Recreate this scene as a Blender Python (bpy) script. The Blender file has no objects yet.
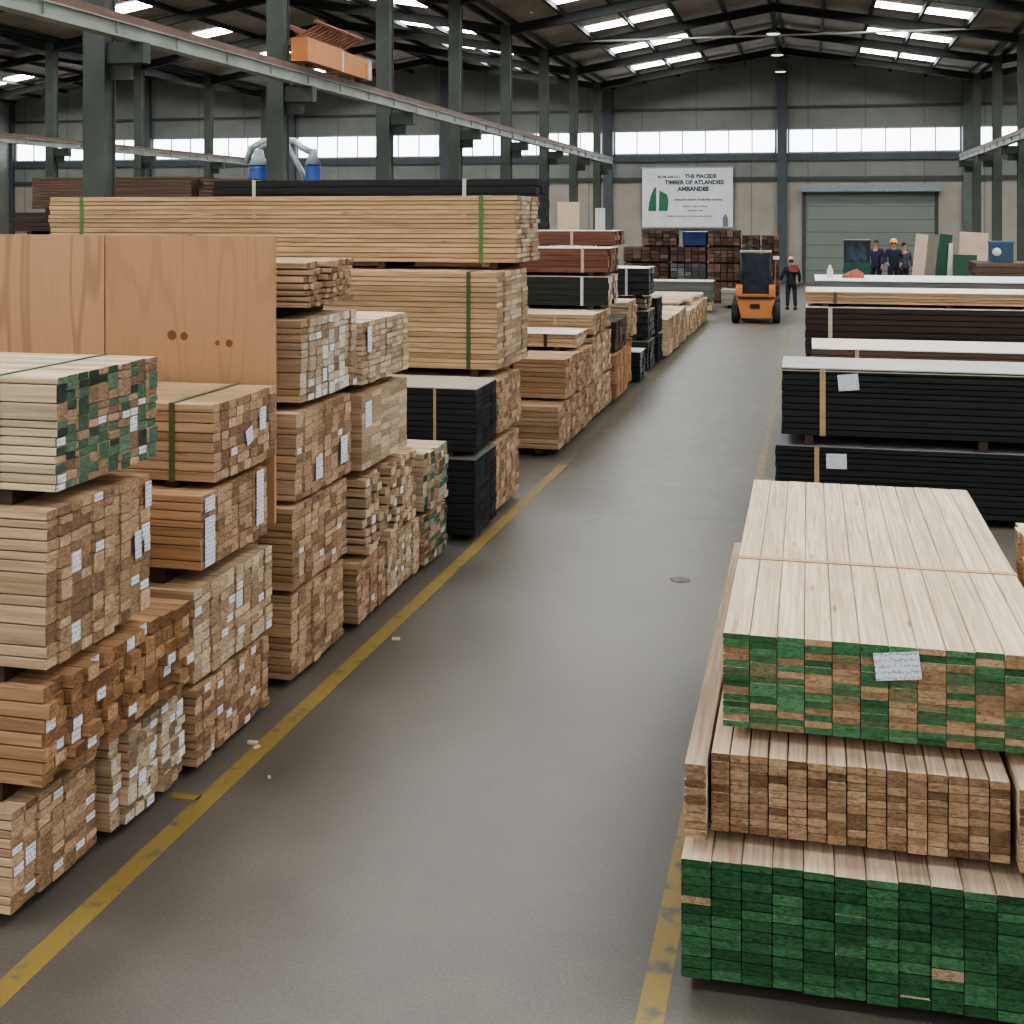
import bpy, bmesh, math, random
from mathutils import Vector, Matrix
random.seed(7)
scene = bpy.context.scene
COL = scene.collection
PI = math.pi

# ------------------------------------------------------------------ helpers
def lin(h):
    h = h.lstrip('#')
    v = [int(h[i:i + 2], 16) / 255 for i in (0, 2, 4)]
    return tuple(c / 12.92 if c <= .04045 else ((c + .055) / 1.055) ** 2.4 for c in v)

def jitter(c, a):
    k = 1 + random.uniform(-a, a)
    return tuple(max(0, min(1, x * k)) for x in c)

def nodes_of(m):
    m.use_nodes = True
    nt = m.node_tree
    return nt, nt.nodes, nt.links, nt.nodes['Principled BSDF']

MATS = {}
def soft(h, k=.74):
    c = lin(h); l = .2126 * c[0] + .7152 * c[1] + .0722 * c[2]
    return tuple(l + (x - l) * k for x in c)
def paint(hexc, rough=.6, metal=0., amt=.12, scale=6., bump=0., stretch=(1, 1, 1), emit=0.):
    """plain surface with procedural wear"""
    key = (hexc, rough, metal, amt, scale, bump, stretch, emit)
    if key in MATS: return MATS[key]
    m = bpy.data.materials.new('paint_' + hexc.lstrip('#'))
    nt, N, L, P = nodes_of(m)
    tc = N.new('ShaderNodeTexCoord'); mp = N.new('ShaderNodeMapping'); mp.inputs['Scale'].default_value = stretch
    nz = N.new('ShaderNodeTexNoise'); nz.inputs['Scale'].default_value = scale; nz.inputs['Detail'].default_value = 6
    L.new(tc.outputs['Object'], mp.inputs['Vector']); L.new(mp.outputs[0], nz.inputs['Vector'])
    rp = N.new('ShaderNodeValToRGB')
    c = lin(hexc)
    rp.color_ramp.elements[0].position = .3; rp.color_ramp.elements[1].position = .7
    rp.color_ramp.elements[0].color = (*[x * (1 - amt) for x in c], 1)
    rp.color_ramp.elements[1].color = (*[min(1, x * (1 + amt)) for x in c], 1)
    L.new(nz.outputs['Fac'], rp.inputs[0]); L.new(rp.outputs[0], P.inputs['Base Color'])
    P.inputs['Roughness'].default_value = rough; P.inputs['Metallic'].default_value = metal
    if bump:
        b = N.new('ShaderNodeBump'); b.inputs['Strength'].default_value = bump
        L.new(nz.outputs['Fac'], b.inputs['Height']); L.new(b.outputs[0], P.inputs['Normal'])
    if emit:
        L.new(rp.outputs[0], P.inputs['Emission Color']); P.inputs['Emission Strength'].default_value = emit
    MATS[key] = m
    return m

def wood_side(hexc, vary=.2, knots=True, dark=.6):
    key = ('side', hexc, vary, knots, dark)
    if key in MATS: return MATS[key]
    m = bpy.data.materials.new('wood_side_' + hexc)
    nt, N, L, P = nodes_of(m)
    tc = N.new('ShaderNodeTexCoord'); oi = N.new('ShaderNodeObjectInfo')
    ad = N.new('ShaderNodeVectorMath'); ad.operation = 'ADD'
    mul = N.new('ShaderNodeMath'); mul.operation = 'MULTIPLY'; mul.inputs[1].default_value = 37.
    L.new(oi.outputs['Random'], mul.inputs[0])
    L.new(tc.outputs['Object'], ad.inputs[0]); L.new(mul.outputs[0], ad.inputs[1])
    mp = N.new('ShaderNodeMapping'); mp.inputs['Scale'].default_value = (1.1, 30, 30)
    L.new(ad.outputs[0], mp.inputs['Vector'])
    nz = N.new('ShaderNodeTexNoise'); nz.inputs['Scale'].default_value = 1.6; nz.inputs['Detail'].default_value = 7; nz.inputs['Distortion'].default_value = .6
    L.new(mp.outputs[0], nz.inputs['Vector'])
    rp = N.new('ShaderNodeValToRGB'); c = soft(hexc)
    rp.color_ramp.elements[0].position = .28; rp.color_ramp.elements[1].position = .68
    rp.color_ramp.elements[0].color = (c[0] * dark, c[1] * dark * .95, c[2] * dark * .88, 1)
    rp.color_ramp.elements[1].color = (*[min(1, x * 1.08) for x in c], 1)
    L.new(nz.outputs['Fac'], rp.inputs[0])
    out = rp.outputs[0]
    if knots:
        mp2 = N.new('ShaderNodeMapping'); mp2.inputs['Scale'].default_value = (2.2, 9, 9)
        L.new(ad.outputs[0], mp2.inputs['Vector'])
        vo = N.new('ShaderNodeTexVoronoi'); vo.inputs['Scale'].default_value = .8
        L.new(mp2.outputs[0], vo.inputs['Vector'])
        r2 = N.new('ShaderNodeValToRGB')
        r2.color_ramp.elements[0].position = .05; r2.color_ramp.elements[0].color = (.45, .36, .28, 1)
        r2.color_ramp.elements[1].position = .11; r2.color_ramp.elements[1].color = (1, 1, 1, 1)
        L.new(vo.outputs['Distance'], r2.inputs[0])
        mx = N.new('ShaderNodeMix'); mx.data_type = 'RGBA'; mx.blend_type = 'MULTIPLY'; mx.inputs[0].default_value = .7
        L.new(out, mx.inputs[6]); L.new(r2.outputs[0], mx.inputs[7]); out = mx.outputs[2]
    hs = N.new('ShaderNodeHueSaturation')
    mr = N.new('ShaderNodeMapRange'); mr.inputs[3].default_value = 1 - vary; mr.inputs[4].default_value = 1 + vary * .6
    L.new(oi.outputs['Random'], mr.inputs[0]); L.new(mr.outputs[0], hs.inputs['Value']); L.new(out, hs.inputs['Color'])
    L.new(hs.outputs[0], P.inputs['Base Color']); P.inputs['Roughness'].default_value = .72
    P.inputs['Specular IOR Level'].default_value = .25
    MATS[key] = m
    return m

def board_end(mass=False):
    key = 'end_mass' if mass else 'end'
    if key in MATS: return MATS[key]
    m = bpy.data.materials.new('board_end')
    nt, N, L, P = nodes_of(m)
    tc = N.new('ShaderNodeTexCoord'); oi = N.new('ShaderNodeObjectInfo')
    ad = N.new('ShaderNodeVectorMath'); ad.operation = 'ADD'
    mul = N.new('ShaderNodeMath'); mul.operation = 'MULTIPLY'; mul.inputs[1].default_value = 61.
    L.new(oi.outputs['Random'], mul.inputs[0]); L.new(tc.outputs['Object'], ad.inputs[0]); L.new(mul.outputs[0], ad.inputs[1])
    mp = N.new('ShaderNodeMapping'); mp.inputs['Scale'].default_value = (1, 26, 75)
    L.new(ad.outputs[0], mp.inputs['Vector'])
    nz = N.new('ShaderNodeTexNoise'); nz.inputs['Scale'].default_value = 1.3; nz.inputs['Detail'].default_value = 8; nz.inputs['Roughness'].default_value = .7; nz.inputs['Distortion'].default_value = .8
    L.new(mp.outputs[0], nz.inputs['Vector'])
    rp = N.new('ShaderNodeValToRGB')
    rp.color_ramp.elements[0].position = .33; rp.color_ramp.elements[0].color = (.34, .30, .26, 1)
    rp.color_ramp.elements[1].position = .6; rp.color_ramp.elements[1].color = (1.08, 1.08, 1.08, 1)
    L.new(nz.outputs['Fac'], rp.inputs[0])
    mx = N.new('ShaderNodeMix'); mx.data_type = 'RGBA'; mx.blend_type = 'MULTIPLY'; mx.inputs[0].default_value = 1
    L.new(oi.outputs['Color'], mx.inputs[6]); L.new(rp.outputs[0], mx.inputs[7])
    if mass:
        a = N.new('ShaderNodeAttribute'); a.attribute_name = 'tint'; L.new(a.outputs['Color'], mx.inputs[6])
    L.new(mx.outputs[2], P.inputs['Base Color']); P.inputs['Roughness'].default_value = .85
    P.inputs['Specular IOR Level'].default_value = .2
    MATS[key] = m
    return m

def paper(hexc='d9dbe0', ink=.55, sx=14, sz=38):
    key = ('paper', hexc, ink, sx)
    if key in MATS: return MATS[key]
    m = bpy.data.materials.new('paper'); nt, N, L, P = nodes_of(m)
    tc = N.new('ShaderNodeTexCoord'); oi = N.new('ShaderNodeObjectInfo')
    ad = N.new('ShaderNodeVectorMath'); ad.operation = 'ADD'
    L.new(tc.outputs['Object'], ad.inputs[0]); L.new(oi.outputs['Random'], ad.inputs[1])
    mp = N.new('ShaderNodeMapping'); mp.inputs['Scale'].default_value = (sx * 5, sx * 5, sz * 2)
    L.new(ad.outputs[0], mp.inputs['Vector'])
    nz = N.new('ShaderNodeTexNoise'); nz.inputs['Scale'].default_value = 1.6; nz.inputs['Detail'].default_value = 2
    L.new(mp.outputs[0], nz.inputs['Vector'])
    sp = N.new('ShaderNodeSeparateXYZ'); L.new(tc.outputs['Object'], sp.inputs[0])
    pp = N.new('ShaderNodeMath'); pp.operation = 'PINGPONG'; pp.inputs[1].default_value = .0125; L.new(sp.outputs['Z'], pp.inputs[0])
    ga = N.new('ShaderNodeMath'); ga.operation = 'MULTIPLY_ADD'; ga.inputs[1].default_value = 16.; L.new(pp.outputs[0], ga.inputs[0]); L.new(nz.outputs['Fac'], ga.inputs[2])
    rp = N.new('ShaderNodeValToRGB'); c = lin(hexc)
    rp.color_ramp.elements[0].position = .50; rp.color_ramp.elements[0].color = (*[x * (1 - ink) for x in c], 1)
    rp.color_ramp.elements[1].position = .57; rp.color_ramp.elements[1].color = (*c, 1)
    L.new(ga.outputs[0], rp.inputs[0]); L.new(rp.outputs[0], P.inputs['Base Color'])
    P.inputs['Roughness'].default_value = .6
    MATS[key] = m
    return m

def new_obj(name, me, mats, parent=None, loc=(0, 0, 0), rot=(0, 0, 0)):
    o = bpy.data.objects.new(name, me)
    if me is not None and mats is not None and not me.materials:
        for m in (mats if isinstance(mats, (list, tuple)) else [mats]): me.materials.append(m)
    COL.objects.link(o)
    if parent is not None: o.parent = parent
    o.location = loc; o.rotation_euler = rot
    return o

def empty(name, loc=(0, 0, 0), rz=0.):
    o = bpy.data.objects.new(name, None); COL.objects.link(o)
    o.location = loc; o.rotation_euler = (0, 0, rz); o.empty_display_size = .2
    return o

def tag(o, label, cat, group=None, kind=None):
    if label: o['label'] = label
    if cat: o['category'] = cat
    if group: o['group'] = group
    if kind: o['kind'] = kind
    return o

def struct(o):
    o['kind'] = 'structure'; return o

class MB:
    """collects shapes, builds ONE mesh"""
    def __init__(s): s.v = []; s.f = []; s.mi = []; s.cur = 0; s.smooth = []; s.sm = False
    def add(s, vs, fs):
        b = len(s.v); s.v += [tuple(v) for v in vs]
        for f in fs: s.f.append([b + i for i in f]); s.mi.append(s.cur); s.smooth.append(s.sm)
        return s
    def box(s, x0, x1, y0, y1, z0, z1, M=None):
        vs = [Vector(p) for p in ((x0, y0, z0), (x1, y0, z0), (x1, y1, z0), (x0, y1, z0), (x0, y0, z1), (x1, y0, z1), (x1, y1, z1), (x0, y1, z1))]
        if M is not None: vs = [M @ v for v in vs]
        return s.add(vs, [(0, 3, 2, 1), (4, 5, 6, 7), (0, 1, 5, 4), (1, 2, 6, 5), (2, 3, 7, 6), (3, 0, 4, 7)])
    def prism(s, pts, a, b, axis='y'):
        """polygon pts extruded from a to b along an axis"""
        n = len(pts)
        mk = {'y': lambda p, t: (p[0], t, p[1]), 'x': lambda p, t: (t, p[0], p[1]), 'z': lambda p, t: (p[0], p[1], t)}[axis]
        vs = [mk(p, a) for p in pts] + [mk(p, b) for p in pts]
        fs = [tuple(range(n))[::-1], tuple(range(n, 2 * n))] + [(i, (i + 1) % n, n + (i + 1) % n, n + i) for i in range(n)]
        return s.add(vs, fs)
    def tube(s, pts, r, n=8, r2=None):
        pts = [Vector(p) for p in pts]; rings = []
        for i, p in enumerate(pts):
            d = (pts[min(i + 1, len(pts) - 1)] - pts[max(i - 1, 0)]).normalized()
            u = d.cross(Vector((0, 0, 1))); u = d.cross(Vector((1, 0, 0))) if u.length < 1e-3 else u
            u.normalize(); w = d.cross(u)
            t = i / (len(pts) - 1); rr = r if r2 is None else r + (r2 - r) * t
            rings.append([p + (u * math.cos(2 * PI * k / n) + w * math.sin(2 * PI * k / n)) * rr for k in range(n)])
        vs = [v for q in rings for v in q]; fs = []
        for i in range(len(rings) - 1):
            for k in range(n): fs.append((i * n + k, i * n + (k + 1) % n, (i + 1) * n + (k + 1) % n, (i + 1) * n + k))
        fs.append(tuple(range(n))[::-1]); fs.append(tuple(range((len(rings) - 1) * n, len(rings) * n)))
        old = s.sm; s.sm = n > 6; s.add(vs, fs); s.sm = old
        return s
    def lathe(s, prof, c=(0, 0, 0), n=16, axis='z'):
        vs = []; fs = []
        for r, h in prof:
            for k in range(n):
                a = 2 * PI * k / n
                p = {'z': (r * math.cos(a), r * math.sin(a), h), 'x': (h, r * math.cos(a), r * math.sin(a)), 'y': (r * math.cos(a), h, r * math.sin(a))}[axis]
                vs.append((p[0] + c[0], p[1] + c[1], p[2] + c[2]))
        for i in range(len(prof) - 1):
            for k in range(n): fs.append((i * n + k, i * n + (k + 1) % n, (i + 1) * n + (k + 1) % n, (i + 1) * n + k))
        fs.append(tuple(range(n))[::-1]); fs.append(tuple(range((len(prof) - 1) * n, len(prof) * n)))
        old = s.sm; s.sm = True; s.add(vs, fs); s.sm = old
        return s
    def mesh(s, name, normals=True):
        me = bpy.data.meshes.new(name); me.from_pydata(s.v, [], s.f)
        me.polygons.foreach_set('material_index', s.mi)
        me.polygons.foreach_set('use_smooth', s.smooth)
        me.update()
        if normals:
            b = bmesh.new(); b.from_mesh(me); bmesh.ops.recalc_face_normals(b, faces=b.faces); b.to_mesh(me); b.free()
        return me
    def build(s, name, mats, parent=None, loc=(0, 0, 0), rot=(0, 0, 0)):
        return new_obj(name, s.mesh(name), mats, parent, loc, rot)

# ------------------------------------------------------------------ lumber packs
BM = {}
def board_mesh(L, w, h, side):
    key = (round(L, 3), round(w, 4), round(h, 4), side.name)
    if key in BM: return BM[key]
    mb = MB(); x0, x1, y, z = -L, 0, w / 2, h / 2
    c = min(.004, h * .12)                                  # small chamfer along the length
    prof = [(-y + c, -z), (y - c, -z), (y, -z + c), (y, z - c), (y - c, z), (-y + c, z), (-y, z - c), (-y, -z + c)]
    mb.prism(prof, x0, x1, 'x')
    mb.mi[0] = mb.mi[1] = 1
    me = mb.mesh('board'); me.materials.append(side); me.materials.append(board_end())
    BM[key] = me
    return me

PAL = {
 'nat': ['b48c62', 'a67f57', 'c39b70', '93704c', 'bb946a', 'caa67c', '8b694a', 'ad8760'],
 'dark': ['9c6c3d', '8a5d34', 'ab7b45', '79512f', 'b78955', '92673e', 'c09868'],
 'pale': ['c6a981', 'b99a74', 'd2b891', 'ad906b', 'cbb08a', 'a78662'],
 'green': ['47694d', '54785a', '3c5a43', '618068', '36493c', '4b6f54', '5a7a5c', 'b28b65', 'a07a56', '8d6b4d', '9b7a58', 'bd9673', 'ab8762'],
 'greenmix': ['35703a', '3d7c45', '2d6233', '4a8450', '35703a', 'a8814f', 'b08b5b', '9c764b', 'b7905f', '7f7a4a', '4f6f43'],
 'greenall': ['265f30', '2d6838', '215329', '357140', '296233', '2e6939', '25572d', '3c7745'],
 'tanall': ['a98054', '9c744a', 'b38b5e', '8c673f', 'b8915f', '7c5a36', 'a67d50', 'ad855a', 'a17a4f'],
 'white': ['c9b499', 'b89d7c', 'd9d2c6', 'a68a68', 'cdbda6', 'b7a387', 'c0a684', '8b7358'],
 'wet': ['35604a', '2c4c3c', '8a8f80', 'a98d6c', '6d5a44', '3e6b50', 'b9ab95'],
 'black': ['262929', '2c302f', '222424', '343736'],
 'grey': ['55585a', '64676a', '4b4e50', '77797a'],
 'brown': ['5a4336', '66493a', '4d392f', '705444', '5f4638', '7d6250'],
 'red': ['7a4c39', '86543f', '6b4233', '97705a', 'a58a74'],
 'orange': ['b58149', 'a8753f', 'c18d54', '9b6a3a', 'bd8a50'],
}
SIDE = {'nat': 'c59f72', 'dark': 'b3834e', 'pale': 'cfb18a', 'light': 'd3b689', 'tan': 'bb9263', 'long': 'c59c67', 'orange': 'bd8c57',
        'black': '292c2c', 'brown': '46342a', 'red': '7b4a38', 'grey': '696b69', 'dgreen': '2c332d', 'midbrown': '6d5341', 'grn': '22402c', 'greyw': 'a3988a', 'pine': 'dcc198', 'rtan': 'd3b491'}

def pack(label, X, Y, z, W, h, L, cols, rows, pal='nat', side='nat', ends=.012, gap=.006, straps=(), smat='3f4a38', bearer=.06,
         rz=0., labels=0, dbl=0., hide_from=99, group='strapped lumber packs', name='lumber_pack', big_labels=(), top=None, scheme=None,
         bearhex='4a3828', sw=.022, uneven=.2, cat='lumber pack', inner=None):
    """boards run along local -x from the end face at x=0; local y across, z up. bearer: height of the timbers below."""
    root = empty(name, (X, Y, z - bearer), rz)
    tag(root, label, cat, group)
    sm = wood_side(SIDE[side], knots=side not in ('black', 'dgreen', 'grey', 'brown', 'greyw'), vary=.12 if side in ('black', 'dgreen', 'brown') else .1 if side == 'pine' else .27)
    cw = W / cols; cells = []
    hs = [random.uniform(1 - uneven, 1 + uneven) for _ in range(rows)]; tot = sum(hs); hs = [x * h / tot for x in hs]
    zs = [sum(hs[:i]) for i in range(rows + 1)]
    im = wood_side(SIDE[inner], knots=False) if inner else sm
    for c in range(cols):
        r = 0
        colx = random.uniform(-1, 1) * ends * .8
        while r < rows:
            n = 2 if (r + 1 < rows and random.random() < dbl) else 1
            cells.append((c, r, n, colx)); r += n
    cells.sort(key=lambda q: (q[0] >= hide_from, not (q[0] == 0 or q[1] + q[2] >= rows), q[0]))
    rest = MB(); k = 0; boards = []; tints = []
    for (c, r, n, colx) in cells:
        hx = ends * random.uniform(-1, 1) * .6 + colx
        w_, h_ = cw - gap, zs[r + n] - zs[r] - gap * .8
        pos = (hx, c * cw + cw / 2, (zs[r] + zs[r + n]) / 2 + bearer)
        if scheme: col = scheme(c, r, cols, rows)
        else: col = soft(random.choice(PAL[pal]))
        if k < 100 and c < hide_from:
            o = new_obj('board', board_mesh(L, w_, h_, sm if (r + n >= rows or random.random() < .06) else im), None, root, pos)
            o.color = (*jitter(col, .12), 1); boards.append((o, w_, h_)); k += 1
        else:
            rest.cur = 0
            rest.box(pos[0] - L, pos[0], pos[1] - w_ / 2, pos[1] + w_ / 2, pos[2] - h_ / 2, pos[2] + h_ / 2)
            rest.mi[-3] = 1; rest.mi[-1] = 1; tints += [(*jitter(col, .12), 1)] * 6
    if rest.v:
        o = rest.build('board', [im, board_end(True)], root); o['kind'] = 'stuff'
        at = o.data.attributes.new('tint', 'FLOAT_COLOR', 'FACE')
        at.data.foreach_set('color', [x for t in tints for x in t])
    for b, w_, h_ in random.sample(boards, min(labels, len(boards))):
        ww, hh = min(w_ * .8, .075), min(h_ * .92, .09)
        MB().box(0, .0015, -ww / 2, ww / 2, -hh / 2, hh / 2).build('paper_label', paper(), b, (.0005, 0, 0))
    for (fy, fz, bw, bh, tilt) in big_labels:
        p = MB().box(0, .003, -bw / 2, bw / 2, -bh / 2, bh / 2).build('paper_label', paper('d6d9e0', .5), root, (ends * 1.5 + .002, fy * W, fz * h + bearer), (tilt, 0, 0))
    e = .004
    for d in straps:
        t = .004
        s = MB()
        s.box(-d - sw / 2, -d + sw / 2, -e, W + e, bearer + h, bearer + h + t)
        s.box(-d - sw / 2, -d + sw / 2, -e, W + e, bearer - t * .5, bearer)
        s.box(-d - sw / 2, -d + sw / 2, -e, -e + t, bearer, bearer + h)
        s.box(-d - sw / 2, -d + sw / 2, W + e - t, W + e, bearer, bearer + h)
        s.build('strap', paint(smat, .5), root)
    if top:
        MB().box(-L, .01, -.004, W + .004, bearer + h, bearer + h + .012).build('top_sheet', paint(top, .6, amt=.08, scale=3), root)
    if bearer > .012:
        nb = 3 if L < 4.5 else 5
        for i in range(nb):
            x = -.28 - (L - .56) * i / (nb - 1)
            MB().box(x - .045, x + .045, .02, W - .02, 0, bearer).build('bearer', wood_side(bearhex), root)
    return root

GA = 'lumber packs stacked along the yellow line'
# --- nearest column beside the aisle
pack('pale tan lumber pack on the floor below the dark orange pack, with brown-edged ends', -3.45, 4.87, .07, .68, .46, 2.6, 7, 11, 'nat', 'nat', .012, straps=(), labels=9, group=GA, dbl=.15)
pack('pale grey-streaked lumber pack on the floor with many white tags and some black ends', -3.41, 5.64, .07, .74, .46, 2.6, 8, 10, 'white', 'nat', .03, labels=16, group=GA, dbl=.2)
pack('dark orange-brown wide lumber pack with ragged ends and white tags on the floor packs', -3.33, 4.94, .62, 1.34, .45, 2.7, 14, 7, 'dark', 'dark', .045, bearer=.09, labels=13, group=GA)
pack('tan lumber pack with mixed brown ends below the green-ended pack, front of the pair', -3.33, 4.95, 1.145, .55, .72, 2.7, 6, 15, 'nat', 'nat', .01, bearer=.075, labels=4, dbl=.35, group=GA)
pack('tan lumber pack with tall white tags tucked behind its twin below the green-ended pack', -3.36, 5.515, 1.145, .39, .70, 2.7, 4, 14, 'nat', 'nat', .008, bearer=.075, labels=3, dbl=.4, group=GA, big_labels=[(.88, .86, .06, .13, 0), (.62, .52, .06, .14, .05), (.85, .5, .055, .08, 0)])
pack('lumber pack with patchy green painted ends and white tags, topmost of the nearest stack', -3.33, 5.01, 1.935, .90, .525, 2.8, 10, 13, 'green', 'light', .012, bearer=.07, labels=9, straps=(.30,), smat='465a3c', dbl=.22, group=GA)
# --- second column, white tagged
pack('rough tan lumber pack on the floor beneath the pale speckled pack, few round white tags', -3.38, 6.44, .06, .97, .44, 2.6, 11, 9, 'nat', 'tan', .014, labels=9, group=GA)
pack('pale speckled lumber pack with scattered white tags, beside the dark orange pack', -3.38, 6.42, .54, 1.04, .53, 2.7, 10, 10, 'pale', 'nat', .012, bearer=.04, labels=9, dbl=.1, group=GA)
pack('orange-tan lumber pack with two tall white paper tags on its end', -3.38, 6.50, 1.16, .89, .43, 2.6, 9, 9, 'nat', 'orange', .006, bearer=.09, group=GA, dbl=.1,
     big_labels=[(.10, .36, .12, .28, 0), (.10, .86, .12, .08, 0), (.86, .60, .10, .34, 0)])
pack('tan lumber pack under one green strap in front of the plywood sheets', -3.38, 6.66, 1.63, .87, .46, 2.6, 9, 8, 'nat', 'tan', .012, bearer=.04, straps=(.27,), smat='4d5a37', sw=.035, labels=2, group=GA, big_labels=[(.72, .62, .09, .14, 0), (.5, .45, .09, .1, .3)])
# --- third column
pack('reddish tan lumber pack on the floor, lowest of the five-high stack behind the plywood', -3.38, 7.79, .06, .97, .57, 2.8, 8, 12, 'nat', 'tan', .012, labels=0, group=GA, dbl=.1)
pack('reddish tan lumber pack second from the floor in the five-high stack behind the plywood', -3.38, 7.79, .66, 1.03, .56, 2.8, 9, 11, 'nat', 'tan', .01, bearer=.03, labels=4, group=GA)
pack('tan lumber pack with two white tags in the middle of the five-high stack', -3.38, 7.86, 1.25, 1.03, .60, 2.8, 8, 12, 'nat', 'nat', .012, bearer=.03, labels=3, dbl=.15, group=GA, big_labels=[(.35, .28, .12, .16, 0), (.82, .35, .13, .2, 0)])
pack('lumber pack with blotchy white and brown ends, second from the top of the five-high stack', -3.38, 7.96, 1.905, 1.04, .575, 2.8, 9, 11, 'white', 'nat', .012, bearer=.055, labels=7, dbl=.2, group=GA)
pack('low ragged tan lumber pack on dark bearers, topmost of the five-high stack', -3.38, 7.98, 2.555, .97, .32, 2.4, 13, 7, 'nat', 'nat', .05, bearer=.075, gap=.012, bearhex='3a2a1e', group=GA)
# --- fourth column
pack('brown lumber pack on the floor under the rough ended pack, corner with one round tag', -3.36, 8.98, .06, .66, .46, 2.6, 7, 10, 'nat', 'tan', .012, labels=1, group=GA)
pack('pale lumber pack on the floor under the far half of the rough ended pack', -3.36, 9.68, .06, .86, .46, 2.6, 9, 10, 'pale', 'nat', .012, labels=4, group=GA)
pack('rough ended wide tan lumber pack with deep staggered board ends and round tags', -3.36, 9.10, .555, 1.45, .59, 2.6, 12, 8, 'pale', 'nat', .06, bearer=.035, gap=.02, labels=6, group=GA)
pack('smooth tan lumber pack bound by thin crossing green straps between two rougher packs', -3.36, 9.08, 1.215, 1.12, .59, 2.6, 5, 12, 'pale', 'nat', .003, gap=.003, bearer=.07, straps=(.15,), smat='4f6a4a', group=GA, big_labels=[(.12, .72, .14, .2, 0)])
pack('tan speckled lumber pack with one tall tag, topmost beside the blotchy ended pack', -3.36, 9.10, 1.875, 1.12, .49, 2.4, 8, 11, 'pale', 'pale', .01, bearer=.07, group=GA, big_labels=[(.1, .72, .09, .2, 0)])
# --- fifth column, weathered green ends
pack('small weathered lumber pack with greenish pale ends on the floor before the black packs', -3.33, 10.62, .06, .73, .44, 2.4, 6, 8, 'wet', 'tan', .02, group=GA)
pack('small lumber pack with mossy green ends set on the weathered one before the black packs', -3.33, 10.62, .54, .70, .52, 2.4, 6, 8, 'wet', 'pale', .02, bearer=.04, labels=1, group=GA)
# --- black packs
GB = 'black wrapped packs beside the aisle'
pack('black board pack on the floor, lower of the two beside the aisle edge', -3.17, 11.72, .06, .86, .74, 2.6, 4, 12, 'black', 'black', .008, gap=.008, top='6d6a62', group=GB)
pack('black board pack with one light brown strap set on a second black pack', -3.18, 11.80, .86, .84, .62, 2.6, 4, 10, 'black', 'black', .008, gap=.008, bearer=.045, straps=(.42,), smat='a98c66', sw=.03, top='a79d8b', group=GB)
# --- long packs
pack('tan lumber pack on the floor under the pale one behind the black packs', -3.2, 12.74, .08, 1.05, .70, 3., 8, 10, 'nat', 'nat', .015, labels=1, group=GA)
pack('pale tan lumber pack second from the floor behind the black packs', -3.2, 12.78, .88, 1.07, .56, 3., 8, 9, 'nat', 'nat', .02, bearer=.1, group=GA)
GL = 'long lumber packs above head height'
pack('long tan lumber pack with one dark strap under the longest pack', -3.25, 13.02, 1.52, 1.38, 1.06, 5.6, 5, 19, 'pale', 'long', .02, bearer=.08, straps=(.34, 5.0), smat='3f4c36', sw=.045, gap=.007, group=GL)
pack('longest tan lumber pack with two green straps, highest of the timber stacks', -3.17, 13.55, 2.66, 1.18, .76, 5.9, 5, 14, 'pale', 'long', .03, bearer=.08, straps=(.42, 5.47), smat='4f6f35', sw=.05, gap=.008, group=GL)
pack('long black pack with two white straps behind and above the longest tan pack', -3.29, 15.0, 3.02, .95, .63, 4.35, 3, 7, 'black', 'black', .02, bearer=.06, straps=(.9, 3.75), smat='b9b7b0', sw=.05, group=GL)
pack('tall tan base pack carrying the long black pack behind the longest tan pack', -3.95, 15.0, .08, .95, 2.88, 3.6, 2, 12, 'nat', 'nat', .02, group=GL)
GF = 'packs piled behind the longest tan pack'
pack('brown lumber pack behind the nearest column, top of the pile by the far bay', -9.15, 17.3, 3.30, .95, .49, 2.75, 4, 11, 'brown', 'midbrown', .02, bearer=.06, group=GF)
pack('dark weathered pack jutting out under the brown pack in the far bay', -9.3, 17.3, 2.94, .95, .30, 2.95, 4, 4, 'brown', 'brown', .04, bearer=.05, group=GF)
pack('pale tan pack under the dark weathered pack in the far bay', -9.2, 17.3, .08, .95, 2.81, 3.3, 2, 12, 'nat', 'pale', .02, group=GF)
pack('short rough brown pack with ragged ends beside the column and long black pack', -8.2, 17.3, 3.30, .95, .46, .78, 8, 8, 'brown', 'midbrown', .06, bearer=.06, gap=.015, group=GF)
pack('pale tan pack carrying the short rough brown pack', -8.3, 17.3, .08, .95, 3.16, .8, 2, 12, 'nat', 'pale', .02, group=GF)

# --- middle distance, J group
GJ = 'tan packs in the middle of the row'
pack('tan dark-strapped lumber pack on the floor at the near corner of the middle row', -3.2, 16.07, .1, 1.06, .57, 3.4, 6, 8, 'nat', 'nat', .02, straps=(.85,), smat='3a3226', sw=.05, gap=.01, group=GJ)
pack('tan lumber pack second along the floor in the middle row', -3.2, 17.17, .08, .9, .55, 3.4, 5, 8, 'nat', 'nat', .02, gap=.01, group=GJ)
pack('tan lumber pack third along the floor in the middle row', -3.2, 18.1, .08, .98, .54, 3.4, 5, 8, 'nat', 'tan', .02, gap=.01, group=GJ)
pack('pale lumber pack at the far end of the floor row before the orange ends', -3.2, 19.12, .08, 1.35, .54, 3.4, 7, 8, 'pale', 'nat', .02, gap=.01, group=GJ)
pack('tan dark-strapped lumber pack on top of the near corner pack of the middle row', -3.2, 16.55, .70, 1.03, .54, 3.4, 6, 8, 'nat', 'tan', .02, bearer=.03, straps=(.75,), smat='3a3226', sw=.05, gap=.01, group=GJ)
pack('tan lumber pack behind the strapped one on the second level of the middle row', -3.2, 17.62, .66, 1.1, .56, 3.4, 6, 8, 'nat', 'nat', .02, bearer=.03, gap=.01, group=GJ)
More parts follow.
